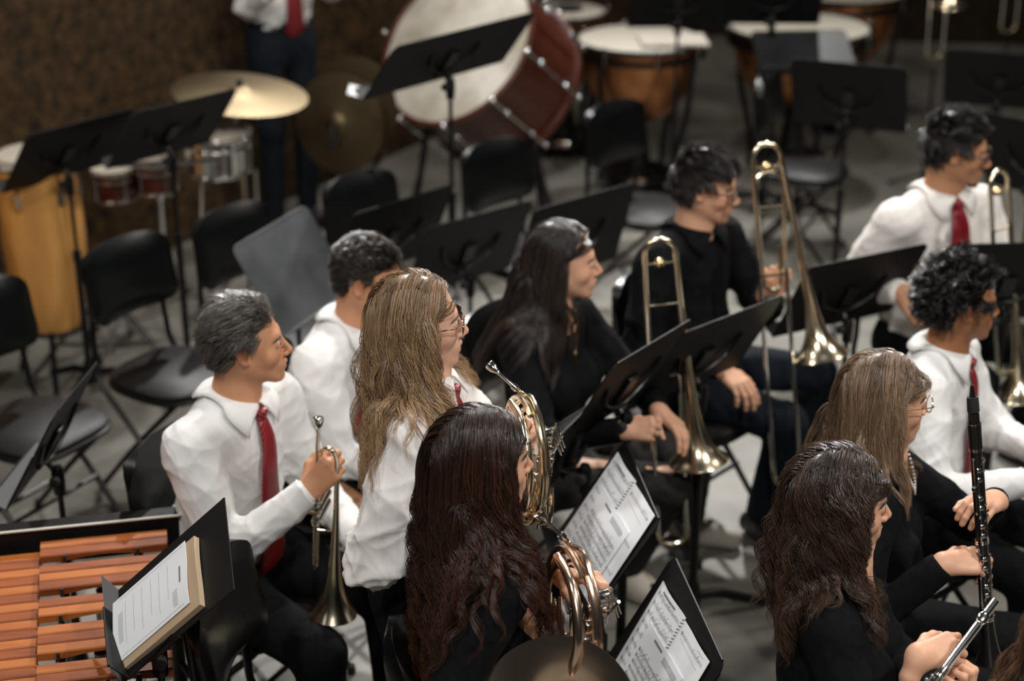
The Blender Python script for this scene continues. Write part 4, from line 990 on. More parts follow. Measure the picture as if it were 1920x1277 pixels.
def flute(label, A, B, up):
    d = nz(B-A); u = nz(np.asarray(up)-d*(d@np.asarray(up))); s = np.cross(d, u); L = .67; W = lambda x, y=0, z=0: A+d*x+u*y+s*z; O = tuple(W(.3)); f = empty('flute', O, label, 'flute')
    m = MB(); m.lathe([(.0001, 0), (.0088, 0), (.0088, .21), (.0001, .2105)], A, axis=d, n=18); m.build('head_joint', M['silver'], f, O)
    m = MB(); m.ball(W(.058, .008), .0155, 9, (1.25, .35, .75), np.stack([d, u, s], 1)); m.build('lip_plate', M['silver'], f, O)
    m = MB(); m.lathe([(.0001, .205), (.0104, .205), (.0104, .228), (.0096, .23), (.0096, .232), (.0104, .234), (.0104, .236), (.0094, .238), (.0094, L), (.0001, L+.0005)], A, axis=d, n=18); m.build('body_joint', M['silver'], f, O)
    for i, x in enumerate(np.linspace(.27, .62, 13)):
        m = MB(); m.lathe([(.0001, 0), (.0078, 0), (.0082, .002), (.0070, .004), (.0001, .0045)], W(x, .0095, 0), axis=u, n=14); m.build('key_cup', M['silver'], f, O)
    for z, a0, b0 in ((.0105, .245, .44), (-.0105, .30, .56), (.0115, .46, .64), (.0145, .26, .36)):
        m = MB(); m.tube([W(a0, .009, z), W(b0, .009, z)], .0022, 8); [m.ball(W(x, .009, z), .0042, 6) for x in np.linspace(a0, b0, 5)]; m.build('key_rod', M['silver'], f, O)
    return f

# ------------------------------------------------------------------ the setting
m = MB(); m.box((0, 6.5, -.05), (14, 16, .1)); tag(m.build('floor', M['floor'], smooth=False), kind='structure')
def wall(name, A, B, h_, mt, th=.2):
    A, B = V(*A, 0), V(*B, 0); d = nz(B-A); n = V(-d[1], d[0], 0); L = np.linalg.norm(B-A); nx, nz_ = int(L/.09), int(h_/.09); vv = []; ff = []
    rg = np.random.default_rng(4)
    G = rg.normal(size=(nx+1, nz_+1))*.008
    for i in range(nx+1):
        for j in range(nz_+1): vv.append(A+d*L*i/nx+V(0, 0, h_*j/nz_)-n*G[i, j])
    for i in range(nx):
        for j in range(nz_): ff.append((i*(nz_+1)+j, (i+1)*(nz_+1)+j, (i+1)*(nz_+1)+j+1, i*(nz_+1)+j+1))
    k = len(vv); vv += [A+n*th, B+n*th, B+n*th+V(0, 0, h_), A+n*th+V(0, 0, h_)]; ff.append((k, k+3, k+2, k+1))
    a0, a1, b0, b1 = 0, nz_, nx*(nz_+1), nx*(nz_+1)+nz_
    ff += [tuple(range(a0, a1+1))+(k+3, k), tuple(range(b0, b1+1))[::-1]+(k+1, k+2)]
    ff += [tuple(j*(nz_+1)+nz_ for j in range(nx, -1, -1))[::-1]+(k+2, k+3), tuple(j*(nz_+1) for j in range(nx+1))[::-1]+(k, k+1)]
    return tag(new_mesh(name, vv, ff, M[mt], sharp=40), kind='structure')
wall('wall_back', (-4.6, 3.34), (1.25, 12.9), 4.2, 'wall')
wall('wall_right', (1.25, 12.9), (6.8, 12.2), 4.2, 'wall_unlit')

# ------------------------------------------------------------------ percussion
def conga(label, x, y, h0, s_=1.0):
    c = empty('conga', (x, y, 0), label, 'conga drum', 'congas by the stone wall'); O = (x, y, 0); H_ = .74*s_
    prof = [(.0001, h0), (.118, h0), (.122, h0+.01), (.150, h0+.15), (.166, h0+.34), (.168, h0+.42), (.160, h0+.58), (.146, h0+H_-.02), (.146, h0+H_), (.0001, h0+H_)]
    pr = smooth_path(np.array(prof)[1:-1], 4); m = MB(); m.lathe([(.0001, h0)]+[tuple(p) for p in pr]+[(.0001, h0+H_)], O, n=40); m.build('shell', M['conga'], c, O)
    m = MB(); m.lathe([(.0001, h0+H_+.012), (.140, h0+H_+.012), (.150, h0+H_+.006), (.152, h0+H_-.03), (.149, h0+H_-.03)], O, n=40); m.build('drum_head', M['head'], c, O)
    m = MB(); m.tube(np.array([(x+.156*math.cos(a), y+.156*math.sin(a), h0+H_-.028) for a in np.linspace(0, 6.283, 41)]), .006, 8); m.build('rim', M['chrome'], c, O)
    m = MB(); m.tube(np.array([(x+.122*math.cos(a), y+.122*math.sin(a), h0+.005) for a in np.linspace(0, 6.283, 41)]), .012, 8); m.build('bottom_ring', M['rubber'], c, O)
    for i in range(6):
        a = math.radians(60*i+15); d = V(math.cos(a), math.sin(a), 0); m = MB(); m.tube([V(*O)+d*.158+V(0, 0, h0+H_-.02), V(*O)+d*.162+V(0, 0, h0+H_-.15)], .004, 6); m.box(V(*O)+d*.163+V(0, 0, h0+H_-.15), (.02, .03, .05), rot((0, 0, 1), 60*i+15), .004); m.build('tension_lug', M['chrome'], c, O)
    for i in range(3):
        a = math.radians(120*i+40); d = V(math.cos(a), math.sin(a), 0); m = MB(); m.tube([V(*O)+d*.12+V(0, 0, h0+.02), V(*O)+d*.19+V(0, 0, .012)], .012, 8); m.build('stand_leg', M['black_metal'], c, O)
    return c
conga('honey coloured wooden conga drum standing by the stone wall behind the left music stands', -1.90, 6.42, .24)
conga('conga drum cut off by the left edge of the picture, beside the other conga', -2.27, 6.12, .24)

def drum(name, label, cat, C, ax, R_, D_, shell, rim='chrome', head='head', lugs=6, legs=None, group=None):
    C = V(*C); ax = nz(ax); c = empty(name, tuple(C), label, cat, group); O = tuple(C); F_ = frame_z(ax)
    m = MB(); m.lathe([(.0001, -D_), (R_*.97, -D_), (R_*.97, 0), (.0001, 0)], C, axis=ax, n=40); m.build('shell', M[shell], c, O)
    m = MB(); m.lathe([(.0001, .006), (R_*.97, .006), (R_*1.0, .002), (R_*1.0, -.012), (R_*.98, -.012)], C, axis=ax, n=40); m.build('drum_head', M[head], c, O)
    for z in (0.004, -.4*D_-.0, -D_):
        if z == -.4*D_: z = -.30*D_
        m = MB(); m.tube(np.array([C+F_@V(R_*1.03*math.cos(a), R_*1.03*math.sin(a), z) for a in np.linspace(0, 6.283, 41)]), max(.005, R_*.028), 8); m.build('hoop', M[rim], c, O)
    for i in range(lugs):
        a = 2*math.pi*i/lugs+.3; q = V(math.cos(a), math.sin(a), 0); m = MB(); m.tube([C+F_@(q*R_*1.07+V(0, 0, .004)), C+F_@(q*R_*1.07+V(0, 0, -D_))], .0035, 6); m.ball(C+F_@(q*R_*1.07+V(0, 0, 0)), .009, 5); m.build('tension_rod', M['chrome'], c, O)
    return c
def tripod(parent, O, top, m_='chrome', r=.010, spread=.26, clampz=(.55, .8), a0=10, double=True):
    O = V(*O); mb = MB(); mb.tube([O+V(0, 0, .06), O+V(0, 0, top)], r, 10); mb.build('stand_pole', M[m_], parent, tuple(O))
    for z in clampz:
        mb = MB(); mb.lathe([(.0001, -.025), (r*1.7, -.025), (r*1.9, 0), (r*1.7, .025), (.0001, .025)], O+V(0, 0, z), n=12); mb.tube([O+V(r, 0, z), O+V(r+.035, 0, z)], .005, 6); mb.ball(O+V(r+.04, 0, z), .009, 5, (1, 2, 1)); mb.build('clamp', M[m_], parent, tuple(O))
    for i in range(3):
        a = math.radians(a0+120*i); d = V(math.cos(a), math.sin(a), 0); t_ = V(-d[1], d[0], 0)
        for s_ in ((-1, 1) if double else (0,)):
            mb = MB(); mb.tube([O+d*r*1.5+t_*.012*s_+V(0, 0, .34), O+d*spread*.62+t_*.012*s_+V(0, 0, .16), O+d*spread+t_*.008*s_+V(0, 0, .015)], .0065, 8); mb.tube([O+d*r*1.4+t_*.012*s_+V(0, 0, .10), O+d*spread*.62+t_*.012*s_+V(0, 0, .16)], .005, 6); mb.build('stand_leg', M[m_], parent, tuple(O))
        mb = MB(); mb.ball(O+d*spread+V(0, 0, .016), .016, 6); mb.build('rubber_foot', M['rubber'], parent, tuple(O))
# timbale on its chrome stand
tb = PY(405, 246, 6.80); t_ = drum('timbale', 'small chrome timbale drum on a thin chrome leg beside the left music stands', 'drum', tuple(tb), (.05, -.08, 1), .135, .165, 'chrome', lugs=8)
m = MB(); m.tube([(tb[0]+.10, tb[1], tb[2]-.16), (tb[0]+.11, tb[1], .02)], .008, 8); m.build('stand_leg', M['chrome'], t_, tuple(t_.location))
m = MB(); m.tube([(tb[0]-.08, tb[1]+.05, tb[2]-.16), (tb[0]-.16, tb[1]+.12, .02)], .008, 8); m.build('stand_leg', M['chrome'], t_, tuple(t_.location))
bb = PY(424, 219, 7.10); drum('bongo', 'small bongo with a cream head and dark shell behind the chrome timbale', 'drum', bb, (.1, -.1, 1), .062, .11, 'rubber', lugs=4, rim='black_metal')
for i, (px, py) in enumerate(((212, 312), (290, 300))):
    q = PY(px, py, 6.90); d_ = drum('bongo', ('left', 'right')[i]+' of the two dark red bongos hanging under the left pair of music stands', 'drum', q, (0, -.1, 1), .085 if i else .10, .13, 'red_wood', lugs=5, group='dark red bongos')
cst = PT(318, 600, 0); cs = empty('percussion_stand', tuple(cst), 'chrome double-braced percussion stand behind the empty chairs on the left', 'drum stand'); tripod(cs, cst, 1.02, r=.014, spread=.33, clampz=(.32, .60, .86), a0=-35)
q = PT(318, 345, .80); m = MB(); m.tube([q+V(-.22, 0, .08), q+V(.2, .0, .10)], .010, 8); m.build('cross_arm', M['chrome'], cs, tuple(cst))
# a second chrome stand lying low behind the chair
cst2 = PT(215, 690, 0); cs2 = empty('percussion_stand', tuple(cst2), 'low chrome hardware stand half hidden behind the empty chair in front of the congas', 'drum stand'); tripod(cs2, cst2+V(.12, .1, 0), .55, r=.008, spread=.36, clampz=(.3,), a0=-150)
cst3 = PT(492, 545, 0); cs3 = empty('percussion_stand', tuple(cst3), 'silver stand legs on the floor between the empty chair and the tall grey-sheened music stand', 'drum stand'); tripod(cs3, cst3, .60, r=.008, spread=.24, clampz=(.3,), a0=-60)
# suspended cymbal and its stand
def cymbal(name, label, C, ax, R_, parent=None):
    o = MB(); o.lathe([(.0001, .022), (.012, .0215), (.030, .018), (.045, .008), (.060, .003), (R_*.6, -.004), (R_, -.016), (R_, -.0175), (R_*.6, -.0055), (.045, .006), (.0001, .020)], C, axis=ax, n=48)
    return o.build(name, M['cymbal'], parent, C if parent is None else tuple(parent.location))
cy = PT(450, 169, 1.10); cyo = cymbal('suspended_cymbal', '', tuple(cy), (.12, -.06, 1), .29); tag(cyo, 'large bronze suspended cymbal tilted above the chrome timbale', 'cymbal', None)
cst4 = V(cy[0], cy[1], 0); cs4 = empty('cymbal_stand', tuple(cst4), 'thin stand carrying the large suspended cymbal', 'cymbal stand'); tripod(cs4, cst4, 1.09, 'black_metal', .009, .28, (.5,), 30, False)
m = MB(); m.lathe([(.0001, 0), (.016, 0), (.016, .012), (.008, .03), (.0001, .031)], cy+V(0, 0, .018), n=12); m.build('wing_nut', M['rubber'], cs4, tuple(cst4))
# clash cymbals hanging upright
hc = PT(632, 232, .78); ho = cymbal('clash_cymbal', '', tuple(hc), (-.45, -1, .12), .235); tag(ho, 'nearer of the two upright bronze clash cymbals in front of the stone wall', 'cymbal', 'pair of clash cymbals')
m = MB(); m.tube(smooth_path([hc+V(-.01, -.03, .0), hc+V(-.03, -.05, -.05), hc+V(-.02, -.04, -.11), hc+V(0, -.03, -.04)], 5), .010, 8); m.build('leather_strap', M['rubber'], ho, tuple(hc))
hc2 = hc+V(.06, .13, .05); ho2 = cymbal('clash_cymbal', '', tuple(hc2), (-.5, -1, .1), .235); tag(ho2, 'darker farther clash cymbal half hidden behind the nearer one', 'cymbal', 'pair of clash cymbals')
cst5 = V(hc[0]+.05, hc[1]+.07, 0); cs5 = empty('cymbal_cradle', tuple(cst5), 'black cradle stand holding the pair of clash cymbals', 'cymbal stand'); tripod(cs5, cst5, .58, 'black_metal', .011, .25, (.4,), 0, False)
m = MB(); m.tube(smooth_path([cst5+V(-.16, 0, .62), cst5+V(-.1, 0, .54), cst5+V(0, 0, .53), cst5+V(.1, 0, .54), cst5+V(.16, 0, .62)], 5), .010, 8); m.build('cradle', M['black_metal'], cs5, tuple(cst5))
# bass drum
BC = V(-.27, 8.12, 1.03); th, ph = math.radians(229.4), math.radians(37.5); BN = V(math.cos(ph)*math.cos(th), math.cos(ph)*math.sin(th), math.sin(ph)); BF = frame_z(BN); BR, BD = .43, .44
bd = empty('bass_drum', tuple(BC), 'large red-brown concert bass drum with a stained white head, tilted on its stand', 'bass drum'); O = tuple(BC)
m = MB(); m.lathe([(.0001, -BD), (BR*.975, -BD), (BR*.975, 0), (.0001, 0)], BC, axis=BN, n=64); m.build('shell', M['red_wood'], bd, O)
m = MB(); m.lathe([(.0001, .006), (BR*.95, .006), (BR*.985, .002), (BR*.985, -.004), (.0001, -.004)], BC, axis=BN, n=64); m.build('drum_head', M['old_head'], bd, O)
m = MB(); m.lathe([(.0001, .004), (BR*.95, .004), (BR*.985, .0), (BR*.985, -.006), (.0001, -.006)], BC-BN*BD, axis=-BN, n=64); m.build('drum_head', M['old_head'], bd, O)
for z in (.0, -BD):
    m = MB(); m.lathe([(BR*.975, -.024), (BR*1.03, -.024), (BR*1.035, .012), (BR*1.0, .016), (BR*.975, .012), (BR*.975, -.024)], BC+BN*z, axis=BN, n=64); m.build('hoop', M['red_wood'], bd, O)
for i in range(10):
    a = 2*math.pi*i/10+.2; q = V(math.cos(a), math.sin(a), 0); m = MB(); m.tube([BC+BF@(q*BR*1.07+V(0, 0, .02)), BC+BF@(q*BR*1.07+V(0, 0, -BD-.02))], .007, 8)
    for z in (.03, -.10, -BD+.10, -BD-.03): m.ball(BC+BF@(q*BR*1.07+V(0, 0, z)), .016, 6)
    m.build('tension_rod', M['steel'], bd, O)
for i in range(4):
    d = V((-1, 1, 1, -1)[i]*.34, (-1, -1, 1, 1)[i]*.30, 0); g_ = V(BC[0], BC[1], 0)-BN*V(1, 1, 0)*.2; m = MB(); m.tube(smooth_path([g_+d*.75+V(0, 0, .62), g_+d*.9+V(0, 0, .3), g_+d*1.1+V(0, 0, .03)], 4), .016, 8); m.build('stand_leg', M['black_metal'], bd, O)
for s_ in (-1, 1):
    g_ = V(BC[0], BC[1], 0)-BN*V(1, 1, 0)*.2; m = MB(); m.tube([g_+V(.255*s_, -.225, .62), g_+V(.255*s_, .225, .62)], .014, 8); m.tube([g_+V(-.255, .225*s_, .62), g_+V(.255, .225*s_, .62)], .014, 8); m.build('stand_frame', M['black_metal'], bd, O)
# timpani
def timpano(label, px, py, R_, h_=.85, pad=None):
    C = PT(px, py, h_); c = empty('timpano', (C[0], C[1], 0), label, 'kettledrum', 'copper timpani along the back'); O = (C[0], C[1], 0); B_ = V(*O)
    pr = [(.0001, -.46), (.06, -.455), (R_*.50, -.40), (R_*.78, -.28), (R_*.92, -.13), (R_*.96, 0)]
    m = MB(); m.lathe([tuple(p) for p in smooth_path(pr, 4)]+[(.0001, 0)], C, n=48); m.build('kettle', M['copper'], c, O)
    m = MB(); m.lathe([(.0001, .012), (R_*.93, .012), (R_*.97, .006), (R_*.97, -.02), (.0001, -.02)], C, n=48); m.build('drum_head', M['head'], c, O)
    m = MB(); m.lathe([(R_*.96, -.012), (R_*1.03, -.012), (R_*1.04, .004), (R_*.98, .010), (R_*.96, .004), (R_*.96, -.012)], C, n=48); m.lathe([(R_*.93, -.075), (R_*1.05, -.075), (R_*1.05, -.05), (R_*.93, -.05), (R_*.93, -.075)], C, n=48); m.build('hoop', M['black_metal'], c, O)
    for i in range(8):
        a = math.radians(45*i+10); d = V(math.cos(a), math.sin(a), 0); m = MB(); m.tube([C+d*R_*1.05+V(0, 0, .012), C+d*R_*1.05+V(0, 0, -.08)], .006, 6); m.ball(C+d*R_*1.05+V(0, 0, .016), .010, 5); m.build('tuning_lug', M['chrome'], c, O)
    for i in range(4):
        a = math.radians(90*i+50); d = V(math.cos(a), math.sin(a), 0); m = MB(); m.tube(smooth_path([C+d*R_*1.02+V(0, 0, -.07), C+d*R_*.95+V(0, 0, -.35), B_+d*R_*.75+V(0, 0, .22), B_+d*R_*.7+V(0, 0, .03)], 4), .017, 8); m.build('strut', M['black_metal'], c, O)
        m = MB(); m.ball(B_+d*R_*.7+V(0, 0, .03), .028, 6, (1, 1, 1)); m.build('caster', M['rubber'], c, O)
    m = MB(); m.lathe([(.0001, .06), (.20, .07), (.20, .12), (.08, .16), (.05, .38), (.0001, .38)], B_, n=24); m.build('base', M['black_metal'], c, O)
    m = MB(); m.box(B_+V(-.02, -.30, .14), (.10, .20, .03), rot((1, 0, 0), -14), .01); m.build('pedal', M['steel'], c, O)
    return c, C
timpano('copper kettledrum with a cream cover on its head, right behind the empty chairs', 1200, 74, .345)
timpano('kettledrum at the back whose wide cream head shows under the black music stands', 1500, 52, .395)
timpano('farthest kettledrum at the top edge, only the rim of its cream head showing', 1585, -14, .36)
_, C4 = timpano('small kettledrum behind the bass drum with a round black damper on its head', 1058, 22, .245)
m = MB(); m.lathe([(.0001, 0), (.085, 0), (.088, .008), (.08, .018), (.0001, .018)], C4+V(.02, 0, .013), n=28); tag(m.build('damper_pad', M['rubber'], None, tuple(C4+V(.02, 0, .013))), 'round black damper lying on the small kettledrum head', 'damper')
Cc = PT(1262, 76, .875); m = MB(); m.box(Cc, (.36, .26, .022), rot((0, 0, 1), 3), .01); tag(m.build('drum_cover', mat('cream_cover', (.55, .5, .43), .8), None, tuple(Cc)), 'folded cream cover board lying on the right half of the kettledrum', 'drum cover')

# marimba
MA = V(math.cos(math.radians(12)), math.sin(math.radians(12)), 0); MP = V(math.sin(math.radians(12)), -math.cos(math.radians(12)), 0); MO = PT(314, 1012, .74); MRt = np.stack([MA, -MP, V(0, 0, 1)], 1)
mr = empty('marimba', (MO[0], MO[1], 0), 'marimba with two ranks of orange rosewood bars in the lower left corner', 'marimba'); O = (MO[0], MO[1], 0)
pt = .0405
def bar_(a0, a1, p, z, nm='bar'):
    L = a1-a0; c = MO+MA*(a0+a1)/2+MP*p+V(0, 0, z); n = 13; vv = []; ff = []; w2, th = .0182, .021
    for i in range(n):
        x = -L/2+L*i/(n-1); u = abs(x)/(L/2); zb = -th+.010*max(0, 1-(u/.6)**2) if u < .6 else -th
        ring = [(-w2, zb), (w2, zb), (w2, -.003), (w2-.003, 0), (-w2+.003, 0), (-w2, -.003)]
        vv += [c+MRt@V(x, y_, z_) for y_, z_ in ring]
    for i in range(n-1):
        for j in range(6): ff.append((i*6+j, (i+1)*6+j, (i+1)*6+(j+1) % 6, i*6+(j+1) % 6))
    ff += [tuple(range(6)), tuple(range((n-1)*6, n*6))[::-1]]
    # object coordinates follow the bar so the grain runs along it
    o = new_mesh(nm, np.array(vv), ff, M['rosewood'] if (int(p*1000) % 3) else M['rosewood_pale'], mr, O, smooth=False)
    return o
acc = [0, 1, 3, 4, 5, 7, 8, 10, 11, 12, 14, 15, 17, 18, 19, 21, 22]
for i in acc: bar_(-.315+.0012*i, -.0+.001*i*0, i*pt, .022)
for i in range(20): bar_(-.315-.345, -.318+.0012*i, (i+.3)*pt, .0)
gaps = [2, 6, 9, 13, 16, 20]
for i in range(21):
    for a_ in (-.255, -.075):
        m = MB(); p = MO+MA*a_+MP*(i-.5)*pt; m.tube([p+V(0, 0, -.035), p+V(0, 0, .019)], .0042, 8); m.build('bar_post', M['rubber'], mr, O)
for a_ in (-.255, -.075, -.39, -.60):
    m = MB(); m.box(MO+MA*a_+MP*9.5*pt+V(0, 0, -.045), (.022, 22*pt, .03), MRt); m.build('rail', M['black_metal'], mr, O)
for i in range(20):
    for a_, r_ in ((-.165, .019), (-.50, .019)):
        if a_ == -.165 and i in gaps: continue
        m = MB(); c = MO+MA*a_+MP*i*pt; m.lathe([(r_*.9, -.40), (r_, -.40), (r_, -.055), (r_*.9, -.055), (r_*.9, -.40)], c, n=14); m.build('resonator', M['steel'] if r_ else None, mr, O)
m = MB(); pts = [(-.80, .0), (.030, .0), (.048, -.012), (.050, -.03), (.035, -.045), (-.80, -.055)]
m.prism([(x, y) for x, y in [(-.80, .030), (.022, .030), (.040, .018), (.044, .0), (.030, -.020), (-.80, -.020)]][::-1], .10, MRt, MO-MP*.062+V(0, 0, -.005), .006); m.build('end_frame', M['seat_vinyl'], mr, O)
m = MB(); q0 = MO-MP*.062+V(0, 0, .046); m.tube(smooth_path([q0+MRt@V(-.80, -.022, 0), q0+MRt@V(0, -.022, 0), q0+MRt@V(.030, -.020, 0), q0+MRt@V(.046, 0, 0), q0+MRt@V(.040, .020, 0), q0+MRt@V(.02, .031, 0)], 6), .0035, 8); m.build('cream_piping', M['cord'], mr, O)
for a_ in (-.0, -.70):
    m = MB(); p = MO+MA*a_-MP*.05; m.tube([V(p[0], p[1], .69), V(p[0], p[1], .03)], .02, 10); m.build('leg', M['black_metal'], mr, O)
    m = MB(); m.ball(V(p[0], p[1], .033), .032, 7); m.build('caster', M['rubber'], mr, O)

# ------------------------------------------------------------------ music stands
ST = [
 ('left stand of the black pair in front of the congas', (-1.72, 6.27, 1.04), 51, 128, {}),
 ('right stand of the black pair, its desk reaching up to the suspended cymbal', (-1.33, 6.37, 1.10), 48, 129, {}),
 ('wide black stand with its tilted desk in front of the bass drum head', (-.231, 6.335, 1.4), 49.6, 128, dict(legs0=40, w_=.80, h_=.29)),
 ('stand with a grey sheen on its desk facing us behind the boy in white', (-.76, 5.47, .85), 67, 59, dict(mat_='desk_sheen')),
 ('black stand seen from behind above the dark-haired boy in white', (-.443, 5.855, .84), 46, 115, {}),
 ('black stand seen from behind just left of the girl with long straight dark hair', (-.16, 5.84, .79), 40, 115, {}),
 ('black stand seen from behind, right behind the girl with straight dark hair', (.23, 5.73, .88), 41, 107, {}),
 ('stand with a brassy reflection on its back beside the girl with straight dark hair', (.319, 4.19, 1.0), 54, 120, dict(w_=.41, h_=.32)),
 ('narrow edge-on stand with a thin bright rim behind the pale gold horn', (.172, 4.123, .85), 65, 108, dict(w_=.40, h_=.22)),
 ('black stand in front of the boy in the black shirt, rising to the right', tuple(PT(1322, 662, .93)), 42, 121, {}),
 ('wide black stand seen from behind above the girl with light brown hair', (1.13, 5.21, .87), 28, 118, {}),
 ('black stand at the right edge above the curly-haired boy', tuple(PT(1890, 528, .92)), 6, 112, {}),
 ('tall black stand seen from behind at the upper right, over the empty chair', (1.46, 7.1, 1.04), 337, 113, {}),
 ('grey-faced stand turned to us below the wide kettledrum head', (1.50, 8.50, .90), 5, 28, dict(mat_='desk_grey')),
 ('left of the two black stands at the top edge over the kettledrums', tuple(PT(1272, -2, 1.16)), 3, 112, {}),
 ('right of the two black stands at the top edge over the kettledrums', tuple(PT(1450, -8, 1.17)), -2, 112, {}),
 ('farther black stand at the right edge, beyond the man with glasses and a beard', (2.26, 7.61, .98), 341, 120, {}),
 ('nearer black stand at the right edge, behind the man with glasses and a beard', tuple(PT(1945, 300, .95)), 312, 108, {}),
 ('open black folder stand beside the marimba holding white and brown sheets', (-.776, 3.158, .905), 285, 44, dict(w_=.24, h_=.22, legs0=70)),
 ('black stand holding the spiral-bound music in front of the seated horn player', None, 277.5, 56.6, dict(w_=.45, h_=.32)),
 ('black stand holding spiral-bound music at the bottom edge', None, 278.2, 60.5, dict(w_=.47, h_=.36)),
 ('edge-on stand at the left edge with a grey sheet of paper on it', (-1.269, 4.169, .85), 84.5, 119.5, dict(w_=.36)),
]
FR = {}
for i, (lab, C, yaw, tilt, kw) in enumerate(ST):
    if C is None: C = (.2425, 3.752, .80) if i == 19 else (.334, 3.24, .72)
    if i in (19, 20):
        Cc, r_, v_, f_ = desk_frame(C, yaw, tilt); C = tuple(V(*C)-v_*.012-f_*.006)
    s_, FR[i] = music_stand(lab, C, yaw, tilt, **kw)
# music on the stands
F17 = rolled(desk_frame((-.775, 3.156, .924), 298.6, 49.7)+(.3,), -24.4)
KS = .846
sheet('folder', 'open black cardboard folder lying on the stand by the marimba', F17, -.165*KS, .150*KS, -.150*KS, .285*KS, .003, 0, 'folder', cat='folder', thick=.003)
def flap(fr):
    C, r, v, f, h_ = fr; P = [C-r*.165*KS-v*.140*KS+f*.006, C+r*.080*KS-v*.148*KS+f*.006, C+r*.075*KS-v*.172*KS+f*.020, C-r*.150*KS-v*.168*KS+f*.085]; P2 = [p-v*.002 for p in P]
    P = [C-r*.165*KS-v*.150*KS+f*.004, C+r*.145*KS-v*.150*KS+f*.004, C+r*.085*KS-v*.188*KS+f*.010, C-r*.262*KS-v*.212*KS+f*.012]; P2 = [p-f*.002 for p in P]
    o = new_mesh('folder_flap', P+P2, [(3, 2, 1, 0), (4, 5, 6, 7), (4, 0, 1, 5), (5, 1, 2, 6), (6, 2, 3, 7), (7, 3, 0, 4)], M['grey_card'], None, tuple(P[0]), smooth=False); return tag(o, 'grey inner flap of the folder standing up beside the marimba bars', 'folder flap')
flap(F17)
sheet('envelope', 'brown kraft paper booklet under the white sheet on the marimba stand', F17, -.100*KS, .132*KS, -.140*KS, .180*KS, .0075, .002, 'old_paper', cat='booklet', thick=.014)
st_ = [(-.075*KS, y*KS, (.045+.02*(i % 2))*KS, y*KS, 'l') for i, y in enumerate((.075, .04, .008, -.028, -.062, -.095))]
sheet('sheet_music', 'white printed part with few notes lying on the brown booklet', F17, -.105*KS, .105*KS, -.148*KS, .148*KS, .0235, .003, 'paper', staves=0, seed=3, boxes=(
   (-.035*KS, .125*KS, .018*KS, .117*KS, 'b'), (.030*KS, .108*KS, .085*KS, .086*KS, 't'), (-.05*KS, -.108*KS, .05*KS, -.128*KS, 't'), (-.095*KS, .138*KS, -.095*KS, -.12*KS, 'l'), (.095*KS, .13*KS, .095*KS, -.12*KS, 'l'))+tuple(st_), dark=False)
F18, F19 = FR[19], FR[20]
for nm, F_, gl, ks in (('stand in front of the seated horn player', F18, 0, .9625), ('stand at the bottom edge', F19, 1, .923)):
    sheet('sheet_music', 'left page of the spiral-bound music on the '+nm, rolled(F_, 5), -.208*ks, -.002, -.148*ks, .150*ks, .004, .004, 'paper', staves=9, seed=11+gl, boxes=((-.150, .130, -.06, .124, 'b'), (-.19, .138, -.12, .134, 't')), notes=1.0)
    sheet('sheet_music', 'right page with the spiral binding on the '+nm, rolled(F_, 5), .002, .212*ks, -.150*ks, .146*ks, .0045, .003, 'paper', staves=3, seed=21+gl, boxes=((.03, .10, .17, .094, 'l'), (.13, .125, .17, .121, 't')), spiral=(.0, .146*ks, .045*ks), notes=.35)
    sheet('sheet_music', 'loose printed sheet over the music on the '+nm, rolled(F_, 5), -.135*ks, .150*ks, -.149*ks, .060*ks, .0095, .003, 'paper', staves=7, seed=31+gl, title=1, boxes=((-.055, .045, .0, .038, 'b'), (.02, .040, .12, .022, 't')), dark=True)
sheet('sheet_music', 'grey sheet of paper leaning on the edge-on stand at the left edge', FR[21], -.10, .18, -.165, .02, .004, .003, 'grey_card', staves=0)
sheet('sheet_music', 'white corner of a page sticking out of the stand beside the gold horn', FR[7], -.20, .10, -.168, .05, .004, .003, 'paper', staves=5, seed=5)
q = PT(672, 172, 1.02); m = MB(); m.box(q, (.09, .06, .002), rot((0, 1, 0), 15)@rot((1, 0, 0), 30)); tag(m.build('loose_page', M['paper'], None, tuple(q)), 'small white page corner at the end of the bass drum stand', 'paper')

# ------------------------------------------------------------------ empty chairs
def chair_at(px, py, ang, label):
    p = PT(px, py, .775); a = math.radians(ang); return chair(label, (p[0]+.215*math.cos(a), p[1]+.215*math.sin(a), 0), ang)
chair_at(232, 520, -33, 'empty black chair in front of the congas, in the row of empty chairs')
chair_at(432, 458, -36, 'empty black chair left of the stand with the grey-sheened desk')
chair_at(668, 392, -38, 'empty black chair below the upright clash cymbals')
chair_at(922, 328, -42, 'empty black chair in front of the bass drum')
chair_at(1146, 250, -42, 'empty black chair in front of the kettledrum with the cream cover')
chair_at(1434, 190, -22, 'empty black chair under the tall black stand at the upper right')
chair_at(-42, 610, -30, 'empty chair at the left edge with a dull brown-black seat')
chair_at(404, 1165, -8, 'shiny black chair whose backrest stands between the marimba stand and the trumpet player')

# ------------------------------------------------------------------ the players
def seat_for(I, ty, label):
    a = math.radians(ty); P_ = I['P']; return chair(label, (P_[0]+.06*math.cos(a), P_[1]+.06*math.sin(a), 0), ty)
NEAR, MID, FAR = .0045, .006, .0075
